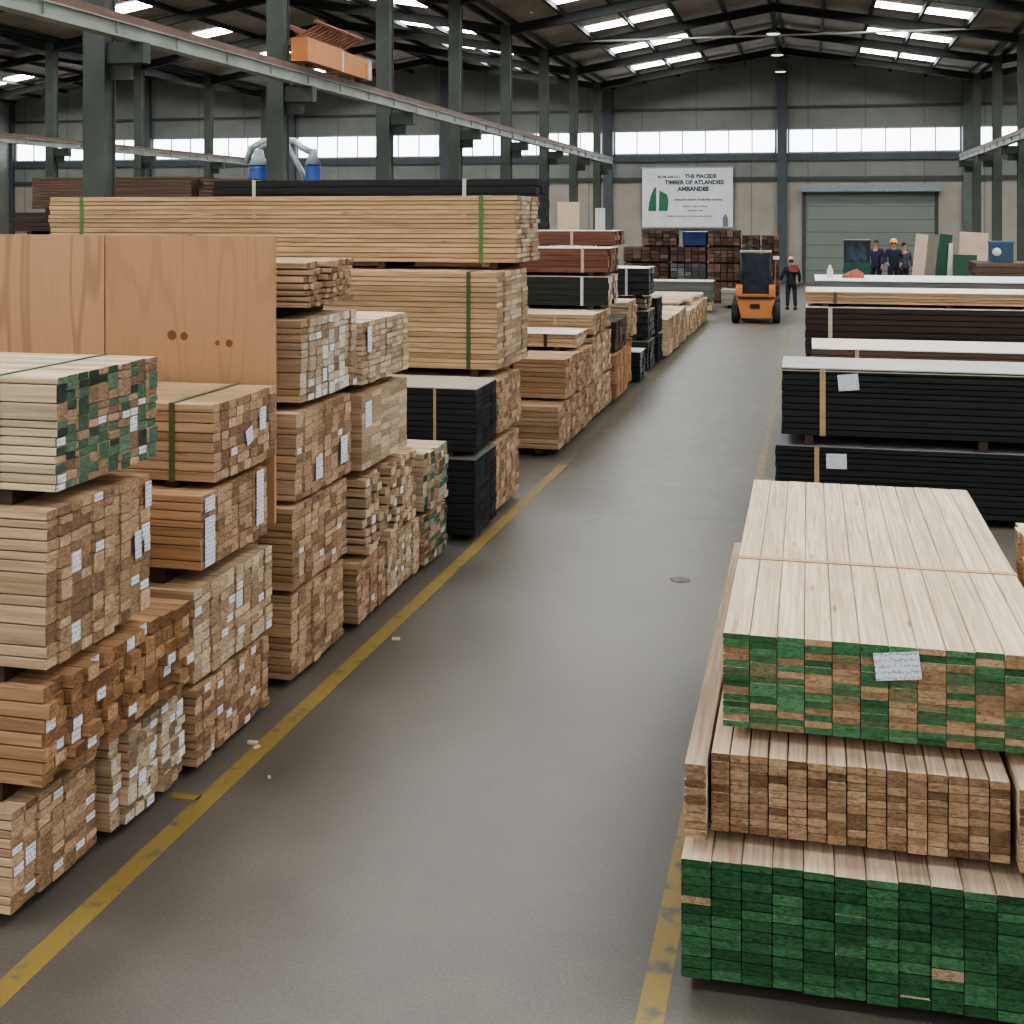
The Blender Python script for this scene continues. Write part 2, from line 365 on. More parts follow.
pack('tall pale ended lumber pack at the far end of the second level', -3.2, 18.78, .66, 1.72, .65, 3.4, 8, 8, 'pale', 'nat', .02, bearer=.04, gap=.012, group=GJ)
pack('thin light tan pack with a black strap lying on the second level', -3.28, 17.75, 1.27, .95, .19, 3.2, 4, 3, 'pale', 'nat', .02, bearer=.05, straps=(.45,), smat='2f2a22', sw=.05, gap=.01, top='d6cab8', group=GJ)
pack('light topped tan pack below the dark green-black pack', -3.2, 18.8, 1.36, 1.7, .30, 3.4, 8, 5, 'nat', 'nat', .02, bearer=.05, straps=(.6,), smat='b2946d', sw=.05, gap=.01, top='d0bda2', group=GJ)
pack('dark green-black board pack with one pale strap below the red-brown pack', -3.12, 19.7, 1.74, 1.1, .46, 3.4, 6, 5, 'white', 'dgreen', .02, bearer=.06, straps=(.42,), smat='b9b5aa', sw=.05, gap=.004, top='b5aa9a', group=GJ)
pack('red-brown board pack with a pale strap above the dark green-black pack', -3.12, 19.75, 2.275, 1.05, .38, 3.4, 6, 4, 'red', 'red', .02, bearer=.06, straps=(.42,), smat='b49a88', sw=.05, gap=.006, top='c3b5a4', group=GJ)
pack('low red-brown pack behind the larger red-brown pack, highest of the middle row', -3.2, 21.0, 2.68, 1., .24, 3.6, 5, 3, 'red', 'red', .02, bearer=.05, straps=(.75,), smat='b49a88', sw=.05, gap=.006, top='b9aa9a', group=GJ)
pack('brown base pack carrying the low red-brown pack', -3.75, 21.0, 1.48, 1., 1.14, 2.8, 4, 6, 'brown', 'red', .02, bearer=.05, group=GJ)
pack('orange ended lumber pack on the floor before the small black pack', -3.15, 20.68, .08, 1.5, .76, 3., 7, 3, 'orange', 'orange', .02, gap=.015, group=GJ)
pack('dark brown ended pack on the orange ended one', -3.15, 20.72, .90, 1.4, .5, 3., 6, 4, 'brown', 'brown', .02, bearer=.06, gap=.02, group=GJ)
pack('brown lumber pack on the floor hidden behind the orange ended pack', -3.25, 22.25, .08, 1.1, .80, 3., 5, 5, 'orange', 'orange', .02, group=GJ)
pack('light topped tan ragged pack behind the dark brown ended one', -3.15, 22.22, .97, 1.12, .66, 3., 7, 6, 'nat', 'pale', .03, bearer=.09, gap=.015, group=GJ)
# --- black cluster
GK = 'black packs further along the aisle'
pack('small black pack with a pale grey top, nearest of the far black packs', -3.1, 23.5, .05, .72, .54, 1.6, 2, 4, 'grey', 'black', .02, bearer=.05, gap=.02, top='c2c0ba', group=GK)
pack('dark pack at the bottom of the far black stack', -3.15, 25.15, .06, .95, .56, 2.6, 4, 4, 'grey', 'black', .02, gap=.02, top='8d8878', group=GK)
pack('black pack at the middle of the far black stack', -3.15, 25.15, .70, .98, .54, 2.6, 4, 4, 'grey', 'black', .02, bearer=.06, gap=.02, top='a09a8c', group=GK)
pack('dark brown topped pack third from the floor in the far black stack', -3.2, 25.15, 1.30, .98, .2, 2.6, 4, 2, 'nat', 'midbrown', .02, bearer=.04, gap=.02, group=GK)
pack('black pack with a white covered top, topmost of the far black stack', -3.15, 25.15, 1.56, 1.05, .55, 2.6, 4, 4, 'grey', 'black', .02, bearer=.05, straps=(.45,), smat='b0aea6', sw=.05, gap=.02, top='d3d0c6', group=GK)
pack('lower dark pack behind the far black stack', -3.1, 26.35, .06, .9, .56, 2.6, 4, 4, 'black', 'black', .02, gap=.02, group=GK)
pack('upper dark pack behind the far black stack', -3.1, 26.35, .68, .9, .75, 2.6, 4, 5, 'black', 'black', .02, bearer=.05, gap=.02, top='6f6c64', group=GK)
# --- far light packs
GM = 'light packs near the forklift'
for i, (y, w, lab) in enumerate(((27.6, 1.35, 'light tan crate-like pack nearest the far black stack'), (29.1, 1.35, 'light tan crate-like pack second after the far black stack'), (30.6, 1.4, 'light tan crate-like pack third after the far black stack'))):
    pack(lab, -3.02, y, .06, w, .82, 2.6, 5, 3, 'nat', 'pale', .03, gap=.02, group=GM)
for i, (y, w, lab) in enumerate(((32.6, 1.5, 'brownish tan pack in the middle of the light row'), (34.4, 1.6, 'ragged tan pack with a pale box below it in the light row'), (36.3, 1.7, 'ragged tan pack last in the light row beside the forklift'))):
    pack(lab, -3.0, y, .06, w, .66, 2.6, 6, 4, 'nat', 'pale', .06, gap=.02, group=GM)
pack('loose light boards heaped on the crate-like packs', -3.2, 33.2, .79, 3.0, .12, 2.2, 6, 1, 'pale', 'light', .15, bearer=.06, gap=.06, group=GM)
pack('thin light board layer lying over the last ragged pack', -3.1, 36.4, .79, 1.5, .1, 2.2, 4, 1, 'pale', 'light', .1, bearer=.06, gap=.05, group=GM)
pack('long grey board pack with a pale top sheet before the back wall piles', -3.05, 41.2, .44, 1.2, .56, 2.4, 4, 4, 'grey', 'grey', .01, bearer=.1, top='c9c0ae', gap=.004, group=GM)
pack('low tan base pack under the long grey board pack', -3.1, 41.2, .05, 1.2, .29, 2.4, 4, 3, 'nat', 'light', .03, bearer=.05, group=GM)
pack('pale box-shaped pack beside the forklift', -2.35, 43.2, .10, .9, .55, .55, 3, 3, 'white', 'greyw', .02, bearer=.1, gap=.02, group=GM)

# --- back wall piles: board ends face the aisle from the far wall, laid across the hall
GW = 'brown packs piled against the back wall'
def back(label, x0, x1, z, h, pal='brown', side='midbrown', cols=5, rows=4, y=46.0, strap=True):
    return pack(label, x0, y, z, x1 - x0, h, 1.1, cols, rows, pal, side, .02, bearer=.05, gap=.02, rz=-PI / 2, group=GW, dbl=.2)
LV = ((.05, .70), (.81, .61), (1.48, .54), (2.08, .56))
where = (('by the corner', -6.7, -5.02), ('beneath the banner', -4.95, -3.65), ('beside the central post pile', -3.58, -2.42))
for (w_, x0, x1) in where:
    for k, (z, h) in enumerate(LV):
        lvl = ('lowest', 'second', 'third', 'topmost')[k]
        if k == 3 and w_ == 'beneath the banner': continue
        pal, sd = ('grey', 'grey') if (w_ == 'beneath the banner' and k == 1) else ('brown', 'midbrown')
        xa, xb = (x0, x1) if not (k == 3 and w_ == 'by the corner') else (-6.0, -4.72)
        back(f'brown pack {w_} of the back wall, {lvl} in its pile' if pal == 'brown' else 'greyish speckled pack below the blue pack at the back wall', xa, xb, z, h, pal, sd)
def blue_scheme(c, r, C, R): return lin('2f3f66')
pack('blue wrapped pack on the back wall piles under the banner', -4.5, 46.0, 2.08, .86, .5, 1.1, 2, 2, 'grey', 'grey', .005, bearer=.05, rz=-PI / 2, group=GW, scheme=blue_scheme, top='bdbcb6')
for (x0, x1, n) in ((-2.35, -1.72, 'next to the far pile'), (-1.66, -1.0, 'nearest the central post')):
    for k, (z, h) in enumerate(((.05, .85), (.95, .86), (1.86, .6))):
        back(f'brown pack behind the forklift, {("lowest", "middle", "topmost")[k]} of the narrow pile {n}', x0, x1, z, h, cols=3)

# ------------------------------------------------------------------ aisle's other side
GR = 'packs stacked beside the other yellow line'
RZ = -PI / 2
def green_s(c, r, C, R):
    if random.random() < .02: return soft('a98a62')
    return soft(random.choice(PAL['greenall']))
pack('lumber pack with all dark green painted ends, lowest of its stack on the floor', -.51, 5.15, .06, 1.72, .49, 3.6, 14, 12, 'greenall', 'rtan', .010, rz=RZ, hide_from=12, scheme=green_s, gap=.003, inner='grn', group=GR)
pack('narrow single-board-wide tan stack hanging over the green pack edge', -.505, 5.22, .60, .095, .31, 3.6, 1, 9, 'tanall', 'rtan', .012, rz=RZ, bearer=.05, group=GR, gap=.006)
pack('tan lumber pack with brown board ends between the two green painted packs', -.40, 5.30, .60, 1.19, .33, 3.6, 15, 10, 'tanall', 'rtan', .008, rz=RZ, bearer=.05, hide_from=15, gap=.005, group=GR, dbl=.08)
pack('tan lumber pack partly seen beside the brown-ended pack on the all-green pack', .81, 5.24, .60, .37, .33, 3.6, 5, 9, 'tanall', 'rtan', .008, rz=RZ, bearer=.05, gap=.006, group=GR)
r3 = pack('pale planed lumber pack with mixed green and tan ends and a white paper tag', -.36, 5.45, .985, 1.38, .405, 3.2, 12, 14, 'greenmix', 'pine', .006, rz=RZ, bearer=.055, hide_from=12, gap=.003, dbl=.12, uneven=.1, straps=(1.22,), smat='b08f66', sw=.045, group=GR,
          big_labels=[(.525, .80, .185, .115, 0.12)])
pack('ragged ended tan pack standing beside the far half of the pale planed pack', 1.255, 8.3, .1, .85, 1.18, 2.2, 7, 13, 'nat', 'pine', .03, rz=PI, bearer=.1, gap=.012, group=GR)

# long packs lying across, sides to the camera
GS = 'long dark packs beyond the pale pack'
def along(label, xl, Y, z, W, h, L, cols, rows, **kw):
    """end at the aisle is xl; boards run to +X"""
    return pack(label, xl + L, Y, z, W, h, L, cols, rows, **kw)
S1 = along('black board pack with a straight white tag on the floor behind the pale planed pack', -.33, 13.45, .08, 1.02, .68, 7.5, 3, 11, pal='black', side='black', gap=.012, top='77777a', bearer=.08, straps=(7.5 - .42,), smat='a98c66', sw=.05, group=GS)
S2 = along('black board pack with a tilted white tag and brown strap, topmost of the black pair', -.27, 13.45, .88, 1.02, .70, 7.5, 3, 11, pal='black', side='black', gap=.012, top='a9a6a2', bearer=.10, straps=(7.5 - .42,), smat='a98c66', sw=.06, group=GS)
for root, hx, hz, bw, bh, tl, L in ((S1, .62, .62, .21, .16, .02, 7.5), (S2, .68, .67, .21, .17, .1, 7.5)):
    MB().box(-bw / 2, bw / 2, -.003, 0, -bh / 2, bh / 2).build('paper_label', paper('cfd2d6', .35), root, (-L + hx, -.008, hz), (0, -tl, 0))
MB().box(-7.5, 0, -.008, -.003, .775, .787).build('strap', paint('a59c86', .5), S2)
along('brown board pack with pale top and one strap behind the upper black pack', .05, 16.2, .86, 1.35, .64, 7.5, 4, 7, pal='brown', side='midbrown', gap=.01, top='d3c6b6', bearer=.09, straps=(7.5 - .55,), smat='b49a80', sw=.05, group=GS)
along('dark base pack under the pale topped brown pack', .02, 16.2, .08, 1.35, .69, 7.5, 4, 6, pal='brown', side='brown', gap=.01, group=GS)
along('dark brown base pack under the tall dark brown pack', -.03, 18.9, .08, 1.25, .9, 7.5, 3, 6, pal='brown', side='brown', gap=.01, group=GS)
along('tall dark brown board pack with a white top edge and one pale strap', -.03, 18.9, 1.05, 1.25, .78, 7.5, 3, 9, pal='brown', side='brown', gap=.012, top='d6cfc2', bearer=.07, straps=(7.5 - .35,), smat='b9ab9a', sw=.06, group=GS)
along('light tan board pack with a black strap on the tall dark brown pack', -.03, 18.95, 1.887, 1.2, .17, 7.5, 3, 4, pal='nat', side='tan', gap=.008, top='d9ccb4', bearer=.045, straps=(7.5 - .42,), smat='4a4236', sw=.05, group=GS)
along('grey pack with a pale whitewashed top furthest along the aisle side', .13, 24.2, 1.35, 2.4, .6, 8., 4, 5, pal='grey', side='grey', gap=.02, top='d5d6d2', bearer=.06, group=GS)
along('plain grey base pack below the whitewashed one', .16, 24.2, .08, 2.4, 1.2, 8., 3, 5, pal='grey', side='greyw', gap=.02, group=GS)
along('brown layered pack by the leaning sheets beneath the blue box', 3.44, 27.6, 1.7, 1.4, .5, 5., 3, 5, pal='brown', side='midbrown', gap=.015, bearer=.06, group=GS)
along('brown base pack under the layered one by the leaning sheets', 3.46, 27.6, .08, 1.4, 1.56, 5., 3, 5, pal='brown', side='midbrown', gap=.015, group=GS)
# blue box on top of it
b = empty('storage_box', (4.0, 28.2, 2.2), 0); tag(b, 'dark blue box with a white disc sitting on the brown layered pack', 'box')
MB().box(-.21, .21, -.3, .3, 0, .40).build('body', paint('27405a', .5), b)
MB().box(-.22, .22, -.32, .32, .40, .44).build('lid', paint('35536f', .5), b)
MB().lathe([(.09, -.012), (.09, 0)], (0, 0, 0), 14, 'y').build('disc', paint('c9ccc8', .5), b, (-.12, -.302, .22))

# ------------------------------------------------------------------ plywood sheets
def plywood_mat(name, hexc, cathedral):
    m = bpy.data.materials.new(name); nt, N, L, P = nodes_of(m)
    tc = N.new('ShaderNodeTexCoord'); c = soft(hexc, .85)
    mp = N.new('ShaderNodeMapping'); mp.inputs['Scale'].default_value = (1, 1, .13); mp.inputs['Location'].default_value = (cathedral[0], 0, cathedral[1])
    L.new(tc.outputs['Object'], mp.inputs['Vector'])
    nz0 = N.new('ShaderNodeTexNoise'); nz0.inputs['Scale'].default_value = 1.7; nz0.inputs['Detail'].default_value = 2
    L.new(mp.outputs[0], nz0.inputs['Vector'])
    wv = N.new('ShaderNodeMath'); wv.operation = 'MULTIPLY'; wv.inputs[1].default_value = 70
    L.new(nz0.outputs['Fac'], wv.inputs[0])
    sn = N.new('ShaderNodeMath'); sn.operation = 'SINE'; L.new(wv.outputs[0], sn.inputs[0])
    mp2 = N.new('ShaderNodeMapping'); mp2.inputs['Scale'].default_value = (60, 60, 2)
    L.new(tc.outputs['Object'], mp2.inputs['Vector'])
    nz = N.new('ShaderNodeTexNoise'); nz.inputs['Scale'].default_value = 1.; nz.inputs['Detail'].default_value = 5
    L.new(mp2.outputs[0], nz.inputs['Vector'])
    mr = N.new('ShaderNodeMapRange'); mr.inputs[1].default_value = .6; mr.inputs[2].default_value = 1.; mr.inputs[3].default_value = 1; mr.inputs[4].default_value = cathedral[2]
    L.new(sn.outputs[0], mr.inputs[0])
    mr2 = N.new('ShaderNodeMapRange'); mr2.inputs[3].default_value = .86; mr2.inputs[4].default_value = 1.12
    L.new(nz.outputs['Fac'], mr2.inputs[0])
    mu = N.new('ShaderNodeMath'); mu.operation = 'MULTIPLY'; L.new(mr.outputs[0], mu.inputs[0]); L.new(mr2.outputs[0], mu.inputs[1])
    vm = N.new('ShaderNodeVectorMath'); vm.operation = 'SCALE'; vm.inputs[0].default_value = c
    L.new(mu.outputs[0], vm.inputs['Scale']); L.new(vm.outputs[0], P.inputs['Base Color'])
    P.inputs['Roughness'].default_value = .6; P.inputs['Specular IOR Level'].default_value = .25
    return m
pack('narrow timber pack carrying the upright plywood sheets between two stacks', -3.6, 7.56, .06, .19, 1.10, 3.4, 2, 8, 'nat', 'tan', .012, group=GA)
GP = 'upright plywood sheets behind the nearest stacks'
p1 = MB().box(-1.245, 0, 0, .03, 1.16, 3.06).build('plywood_sheet', plywood_mat('veneer_straight', 'b98a5e', (2.3, .7, .9)), None, (-3.43, 7.62, 0))
tag(p1, 'upright orange-brown plywood sheet with four dark knots, its edge beside the five-high stack', 'plywood sheet', GP)
kn = paint('7a4f30', .7)
for x, z, r in ((-.745, 2.39, .034), (-.655, 2.385, .028), (-.41, 2.345, .018), (-.326, 2.345, .026)):
    MB().lathe([(r, -.0006), (r * .9, -.0012)], (0, 0, 0), 14, 'y').build('knot', kn, p1, (x, 0, z))
p2 = MB().box(-1.25, 0, 0, .03, 1.16, 3.065).build('plywood_sheet', plywood_mat('veneer_cathedral', 'bd9063', (.4, .2, .76)), None, (-4.683, 7.615, 0))
tag(p2, 'upright plywood sheet with arched flame grain standing next to the knotted sheet', 'plywood sheet', GP)
p3 = MB().box(-1.2, 0, 0, .03, 1.16, 3.19).build('plywood_sheet', plywood_mat('veneer_behind', 'c2966c', (5.1, .2, .9)), None, (-5.75, 7.68, 0))
tag(p3, 'plywood sheet peeking out above and behind the flame grained sheet', 'plywood sheet', GP)

# ------------------------------------------------------------------ hall
X0, X1, YB, YF = -42.43, 23.57, 59.8, -3.0
BAY = 16.5; RIDGE, EAVE = 10.80, 9.40
def concrete():
    m = bpy.data.materials.new('concrete_floor'); nt, N, L, P = nodes_of(m)
    g = N.new('ShaderNodeNewGeometry')
    def noise(scale, det, dist=0):
        n = N.new('ShaderNodeTexNoise'); n.inputs['Scale'].default_value = scale; n.inputs['Detail'].default_value = det; n.inputs['Distortion'].default_value = dist
        L.new(g.outputs['Position'], n.inputs['Vector']); return n.outputs['Fac']
    a = noise(.45, 5, .5); b = noise(3.2, 8, .3); c = noise(70, 3)
    rp = N.new('ShaderNodeValToRGB'); E = rp.color_ramp.elements
    E[0].position = .3; E[0].color = (*lin('58524a'), 1); E[1].position = .72; E[1].color = (*lin('6a645a'), 1)
    ad = N.new('ShaderNodeMath'); ad.operation = 'MULTIPLY_ADD'; ad.inputs[1].default_value = .45
    ad2 = N.new('ShaderNodeMath'); ad2.operation = 'MULTIPLY'; ad2.inputs[1].default_value = .55
    L.new(b, ad2.inputs[0]); L.new(a, ad.inputs[0]); L.new(ad2.outputs[0], ad.inputs[2]); L.new(ad.outputs[0], rp.inputs[0])
    mr = N.new('ShaderNodeMapRange'); mr.inputs[1].default_value = .3; mr.inputs[2].default_value = .7; mr.inputs[3].default_value = .8; mr.inputs[4].default_value = 1.16
    L.new(c, mr.inputs[0])
    vs = N.new('ShaderNodeVectorMath'); vs.operation = 'SCALE'; L.new(rp.outputs[0], vs.inputs[0]); L.new(mr.outputs[0], vs.inputs['Scale'])
    # saw-cut joints every 5 m
    sp = N.new('ShaderNodeSeparateXYZ'); L.new(g.outputs['Position'], sp.inputs[0])
    def joint(sock, off, step, wid):
        o = N.new('ShaderNodeMath'); o.operation = 'ADD'; o.inputs[1].default_value = off; L.new(sock, o.inputs[0])
        md = N.new('ShaderNodeMath'); md.operation = 'PINGPONG'; md.inputs[1].default_value = step / 2; L.new(o.outputs[0], md.inputs[0])
        lt = N.new('ShaderNodeMath'); lt.operation = 'LESS_THAN'; lt.inputs[1].default_value = wid; L.new(md.outputs[0], lt.inputs[0]); return lt.outputs[0]
    j1 = joint(sp.outputs['Y'], 1000 - 13.2, 10., .014)
    mj = N.new('ShaderNodeMath'); mj.operation = 'MULTIPLY'; mj.inputs[1].default_value = .5; L.new(j1, mj.inputs[0])
    mx = N.new('ShaderNodeMix'); mx.data_type = 'RGBA'; L.new(mj.outputs[0], mx.inputs[0]); L.new(vs.outputs[0], mx.inputs[6]); mx.inputs[7].default_value = (*lin('3b3936'), 1)
    L.new(mx.outputs[2], P.inputs['Base Color'])
    mr2 = N.new('ShaderNodeMapRange'); mr2.inputs[3].default_value = .34; mr2.inputs[4].default_value = .56; L.new(b, mr2.inputs[0]); L.new(mr2.outputs[0], P.inputs['Roughness'])
    bp = N.new('ShaderNodeBump'); bp.inputs['Strength'].default_value = .06; L.new(c, bp.inputs['Height']); L.new(bp.outputs[0], P.inputs['Normal'])
    return m
FLOOR = concrete()
struct(MB().box(X0, X1, YF - 6, YB + .3, -.2, 0).build('floor', FLOOR))

def worn_paint(cover):
    m = bpy.data.materials.new('worn_yellow_paint'); nt, N, L, P = nodes_of(m)
    g = N.new('ShaderNodeNewGeometry')
    n = N.new('ShaderNodeTexNoise'); n.inputs['Scale'].default_value = 9; n.inputs['Detail'].default_value = 8; L.new(g.outputs['Position'], n.inputs['Vector'])
    rp = N.new('ShaderNodeValToRGB'); E = rp.color_ramp.elements
    E[0].position = cover; E[0].color = (*lin('625d55'), 1); E[1].position = cover + .14; E[1].color = (*lin('8f7840'), 1)
    L.new(n.outputs['Fac'], rp.inputs[0]); L.new(rp.outputs[0], P.inputs['Base Color']); P.inputs['Roughness'].default_value = .55
    return m
def floor_line(xa, ya, xb, yb, w, mat):
    mb = MB(); dx = w / 2
    mb.add([(xa - dx, ya, 0), (xa + dx, ya, 0), (xb + dx, yb, 0), (xb - dx, yb, 0), (xa - dx, ya, .002), (xa + dx, ya, .002), (xb + dx, yb, .002), (xb - dx, yb, .002)],
           [(4, 5, 6, 7), (0, 1, 5, 4), (1, 2, 6, 5), (2, 3, 7, 6), (3, 0, 4, 7)])
    struct(mb.build('floor_marking_line', mat))
floor_line(-3.26, 2.5, -3.05, 15.6, .12, worn_paint(.30))
floor_line(-3.05, 15.6, -2.75, 40, .10, worn_paint(.52))
floor_line(-.62, 2.5, -.58, 13.4, .11, worn_paint(.34))
floor_line(-.58, 13.4, -.5, 36, .10, worn_paint(.46))
struct(MB().box(-3.42, -3.245, 6.2, 6.26, 0, .002).build('floor_marking_line', worn_paint(.3)))
dc = MB().lathe([(.09, 0), (.09, .003), (.07, .004)], (-1.09, 10.94, 0), 20).build('drain_cover', paint('56534e', .7, amt=.3, scale=20)); tag(dc, 'small dark round drain cover set in the aisle floor', 'drain cover')
for i, (x, y, s) in enumerate(((-3.27, 6.95, .03), (-3.22, 6.9, .022), (-2.98, 6.55, .015), (-3.02, 8.9, .03))):
    o = MB().box(-s, s, -s * .5, s * .5, 0, s * .5).build('wood_chip', paint('cdbca2', .8), None, (x, y, 0), (0, 0, i * 1.1))
    tag(o, 'tiny pale wood chip lying on the floor by the yellow line', 'wood chip', 'wood chips by the yellow line')

def cladding(hexa, hexb):
    m = bpy.data.materials.new('cladding_' + hexa); nt, N, L, P = nodes_of(m)
    g = N.new('ShaderNodeNewGeometry'); sp = N.new('ShaderNodeSeparateXYZ'); L.new(g.outputs['Position'], sp.inputs[0])
    nz = N.new('ShaderNodeTexNoise'); nz.inputs['Scale'].default_value = 1.2; nz.inputs['Detail'].default_value = 6; L.new(g.outputs['Position'], nz.inputs['Vector'])
    rp = N.new('ShaderNodeValToRGB'); E = rp.color_ramp.elements
    E[0].position = .3; E[0].color = (*lin(hexa), 1); E[1].position = .7; E[1].color = (*lin(hexb), 1); L.new(nz.outputs['Fac'], rp.inputs[0])
    pp = N.new('ShaderNodeMath'); pp.operation = 'PINGPONG'; pp.inputs[1].default_value = 1.3; L.new(sp.outputs['X'], pp.inputs[0])
    lt = N.new('ShaderNodeMath'); lt.operation = 'LESS_THAN'; lt.inputs[1].default_value = .03; L.new(pp.outputs[0], lt.inputs[0])
    mu = N.new('ShaderNodeMath'); mu.operation = 'MULTIPLY'; mu.inputs[1].default_value = .5; L.new(lt.outputs[0], mu.inputs[0])
    mx = N.new('ShaderNodeMix'); mx.data_type = 'RGBA'; L.new(mu.outputs[0], mx.inputs[0]); L.new(rp.outputs[0], mx.inputs[6]); mx.inputs[7].default_value = (*lin('4a4a46'), 1)
    L.new(mx.outputs[2], P.inputs['Base Color']); P.inputs['Roughness'].default_value = .6
    wv = N.new('ShaderNodeMath'); wv.operation = 'PINGPONG'; wv.inputs[1].default_value = .12; L.new(sp.outputs['X'], wv.inputs[0])
    bp = N.new('ShaderNodeBump'); bp.inputs['Strength'].default_value = .5; bp.inputs['Distance'].default_value = .05; L.new(wv.outputs[0], bp.inputs['Height']); L.new(bp.outputs[0], P.inputs['Normal'])
    return m
CU, CLOW = cladding('6c6e68', '7a7b74'), cladding('8d867a', '9a9286')
WZ0, WZ1 = 6.12, 7.24
def gable_poly():
    """upper wall outline, zigzag under the roofs"""
    pts = [(X0, WZ1), (X1, WZ1)]
    x = X1
    pts.append((x, EAVE))
    while x - BAY >= X0 - .01:
        pts += [(x - BAY / 2, RIDGE), (x - BAY, EAVE)]; x -= BAY
    return pts
wb = MB(); wb.cur = 0
wb.prism(gable_poly(), YB, YB + .2, 'y')
wb.box(X0, X1, YB, YB + .2, 4.9, WZ0)
wb.cur = 1; wb.box(X0, -.13, YB, YB + .2, 0, 4.9); wb.box(5.66, X1, YB, YB + .2, 0, 4.9); wb.box(-.13, 5.66, YB, YB + .2, 4.36, 4.9)
struct(wb.build('wall_back', [CU, CLOW]))
struct(MB().box(X0 - .2, X0, YF, YB, 0, EAVE).build('wall_left', CU))
struct(MB().box(X1, X1 + .2, YF, YB, 0, EAVE).build('wall_right', CU))

STEEL = paint('565c56', .55, .0, .18, 2.5); STEELD = paint('3a3f3b', .6, 0, .15, 3); RAFT = paint('2b2d29', .85, 0, .15, 3)
BLUESTEEL = paint('454b4d', .55, 0, .12, 3)
def daylight(hexc, e):
    m = bpy.data.materials.new('daylight_pane'); nt, N, L, P = nodes_of(m)
    P.inputs['Base Color'].default_value = (*lin('e8edf0'), 1); P.inputs['Roughness'].default_value = .35
    g = N.new('ShaderNodeNewGeometry'); nz = N.new('ShaderNodeTexNoise'); nz.inputs['Scale'].default_value = .8; L.new(g.outputs['Position'], nz.inputs['Vector'])
    rp = N.new('ShaderNodeValToRGB'); c = lin(hexc); rp.color_ramp.elements[0].color = (*[x * .85 for x in c], 1); rp.color_ramp.elements[1].color = (*c, 1)
    L.new(nz.outputs['Fac'], rp.inputs[0]); L.new(rp.outputs[0], P.inputs['Emission Color']); P.inputs['Emission Strength'].default_value = e
    return m
PANE, SKY = daylight('f2f6fc', 4.5), daylight('f4f7fa', 30.)
posts = [X0 + BAY / 2 * i for i in range(9)]
win_n = 0
for i, px in enumerate(posts):
    struct(MB().box(px - .22, px + .22, YB - .22, YB, 0, 9.2 if i % 2 == 0 else 10.4).build('wall_post_column', BLUESTEEL if px < 0 else STEEL))
for i in range(8):
    xa, xb = posts[i] + .3, posts[i + 1] - .3
    win_n += 1
    f = MB(); t = .05; n = 7
    f.box(xa - .05, xb + .05, YB - .04, YB + .14, WZ0 - .03, WZ0 + t); f.box(xa - .05, xb + .05, YB - .04, YB + .14, WZ1 - t, WZ1 + .03)
    f.box(xa - .05, xa + t, YB - .04, YB + .14, WZ0, WZ1); f.box(xb - t, xb + .05, YB - .04, YB + .14, WZ0, WZ1)
    for k in range(1, n):
        x = xa + (xb - xa) * k / n; f.box(x - .028, x + .028, YB - .02, YB + .12, WZ0, WZ1)
    w = empty(f'window_{win_n}', ((xa + xb) / 2, YB, WZ0)); struct(w)
    f.build('window_frame', paint('8a9099', .5), w, (-(xa + xb) / 2, -YB, -WZ0))
    MB().box(xa, xb, YB + .04, YB + .055, WZ0, WZ1).build('window_pane', PANE, w, (-(xa + xb) / 2, -YB, -WZ0))
struct(MB().box(X0, X1, YB - .12, YB, WZ0 - .36, WZ0 - .06).build('trim_1', BLUESTEEL))
struct(MB().box(X0, X1, YB - .1, YB, 4.8, 5.0).build('trim_2', STEELD))
struct(MB().box(X0, X1, YB - .1, YB, 8.2, 8.32).build('trim_3', STEELD))

# roller shutter door
dr = empty('door_1', (2.765, YB, 0)); struct(dr)
def shutter():
    m = bpy.data.materials.new('roller_shutter'); nt, N, L, P = nodes_of(m)
    g = N.new('ShaderNodeNewGeometry'); sp = N.new('ShaderNodeSeparateXYZ'); L.new(g.outputs['Position'], sp.inputs[0])
    pp = N.new('ShaderNodeMath'); pp.operation = 'PINGPONG'; pp.inputs[1].default_value = .06; L.new(sp.outputs['Z'], pp.inputs[0])
    p2 = N.new('ShaderNodeMath'); p2.operation = 'PINGPONG'; p2.inputs[1].default_value = .3; L.new(sp.outputs['Z'], p2.inputs[0])
    lt = N.new('ShaderNodeMath'); lt.operation = 'LESS_THAN'; lt.inputs[1].default_value = .022; L.new(p2.outputs[0], lt.inputs[0])
    mx = N.new('ShaderNodeMix'); mx.data_type = 'RGBA'; L.new(lt.outputs[0], mx.inputs[0]); mx.inputs[6].default_value = (*lin('737970'), 1); mx.inputs[7].default_value = (*lin('565c56'), 1)
    L.new(mx.outputs[2], P.inputs['Base Color']); P.inputs['Roughness'].default_value = .5
    bp = N.new('ShaderNodeBump'); bp.inputs['Strength'].default_value = .4; bp.inputs['Distance'].default_value = .03; L.new(pp.outputs[0], bp.inputs['Height']); L.new(bp.outputs[0], P.inputs['Normal'])
    return m
MB().box(-2.88, 2.88, -.02, .04, 0, 4.33).build('shutter_curtain', shutter(), dr)
for sx in (-1, 1): MB().box(sx * 2.95 - .08, sx * 2.95 + .08, -.08, 0, 0, 4.36).build('guide_rail', STEELD, dr)
MB().box(-3.13, 3.13, -.46, -.0, 4.28, 4.6).build('shutter_housing', paint('7f8c8c', .5), dr)

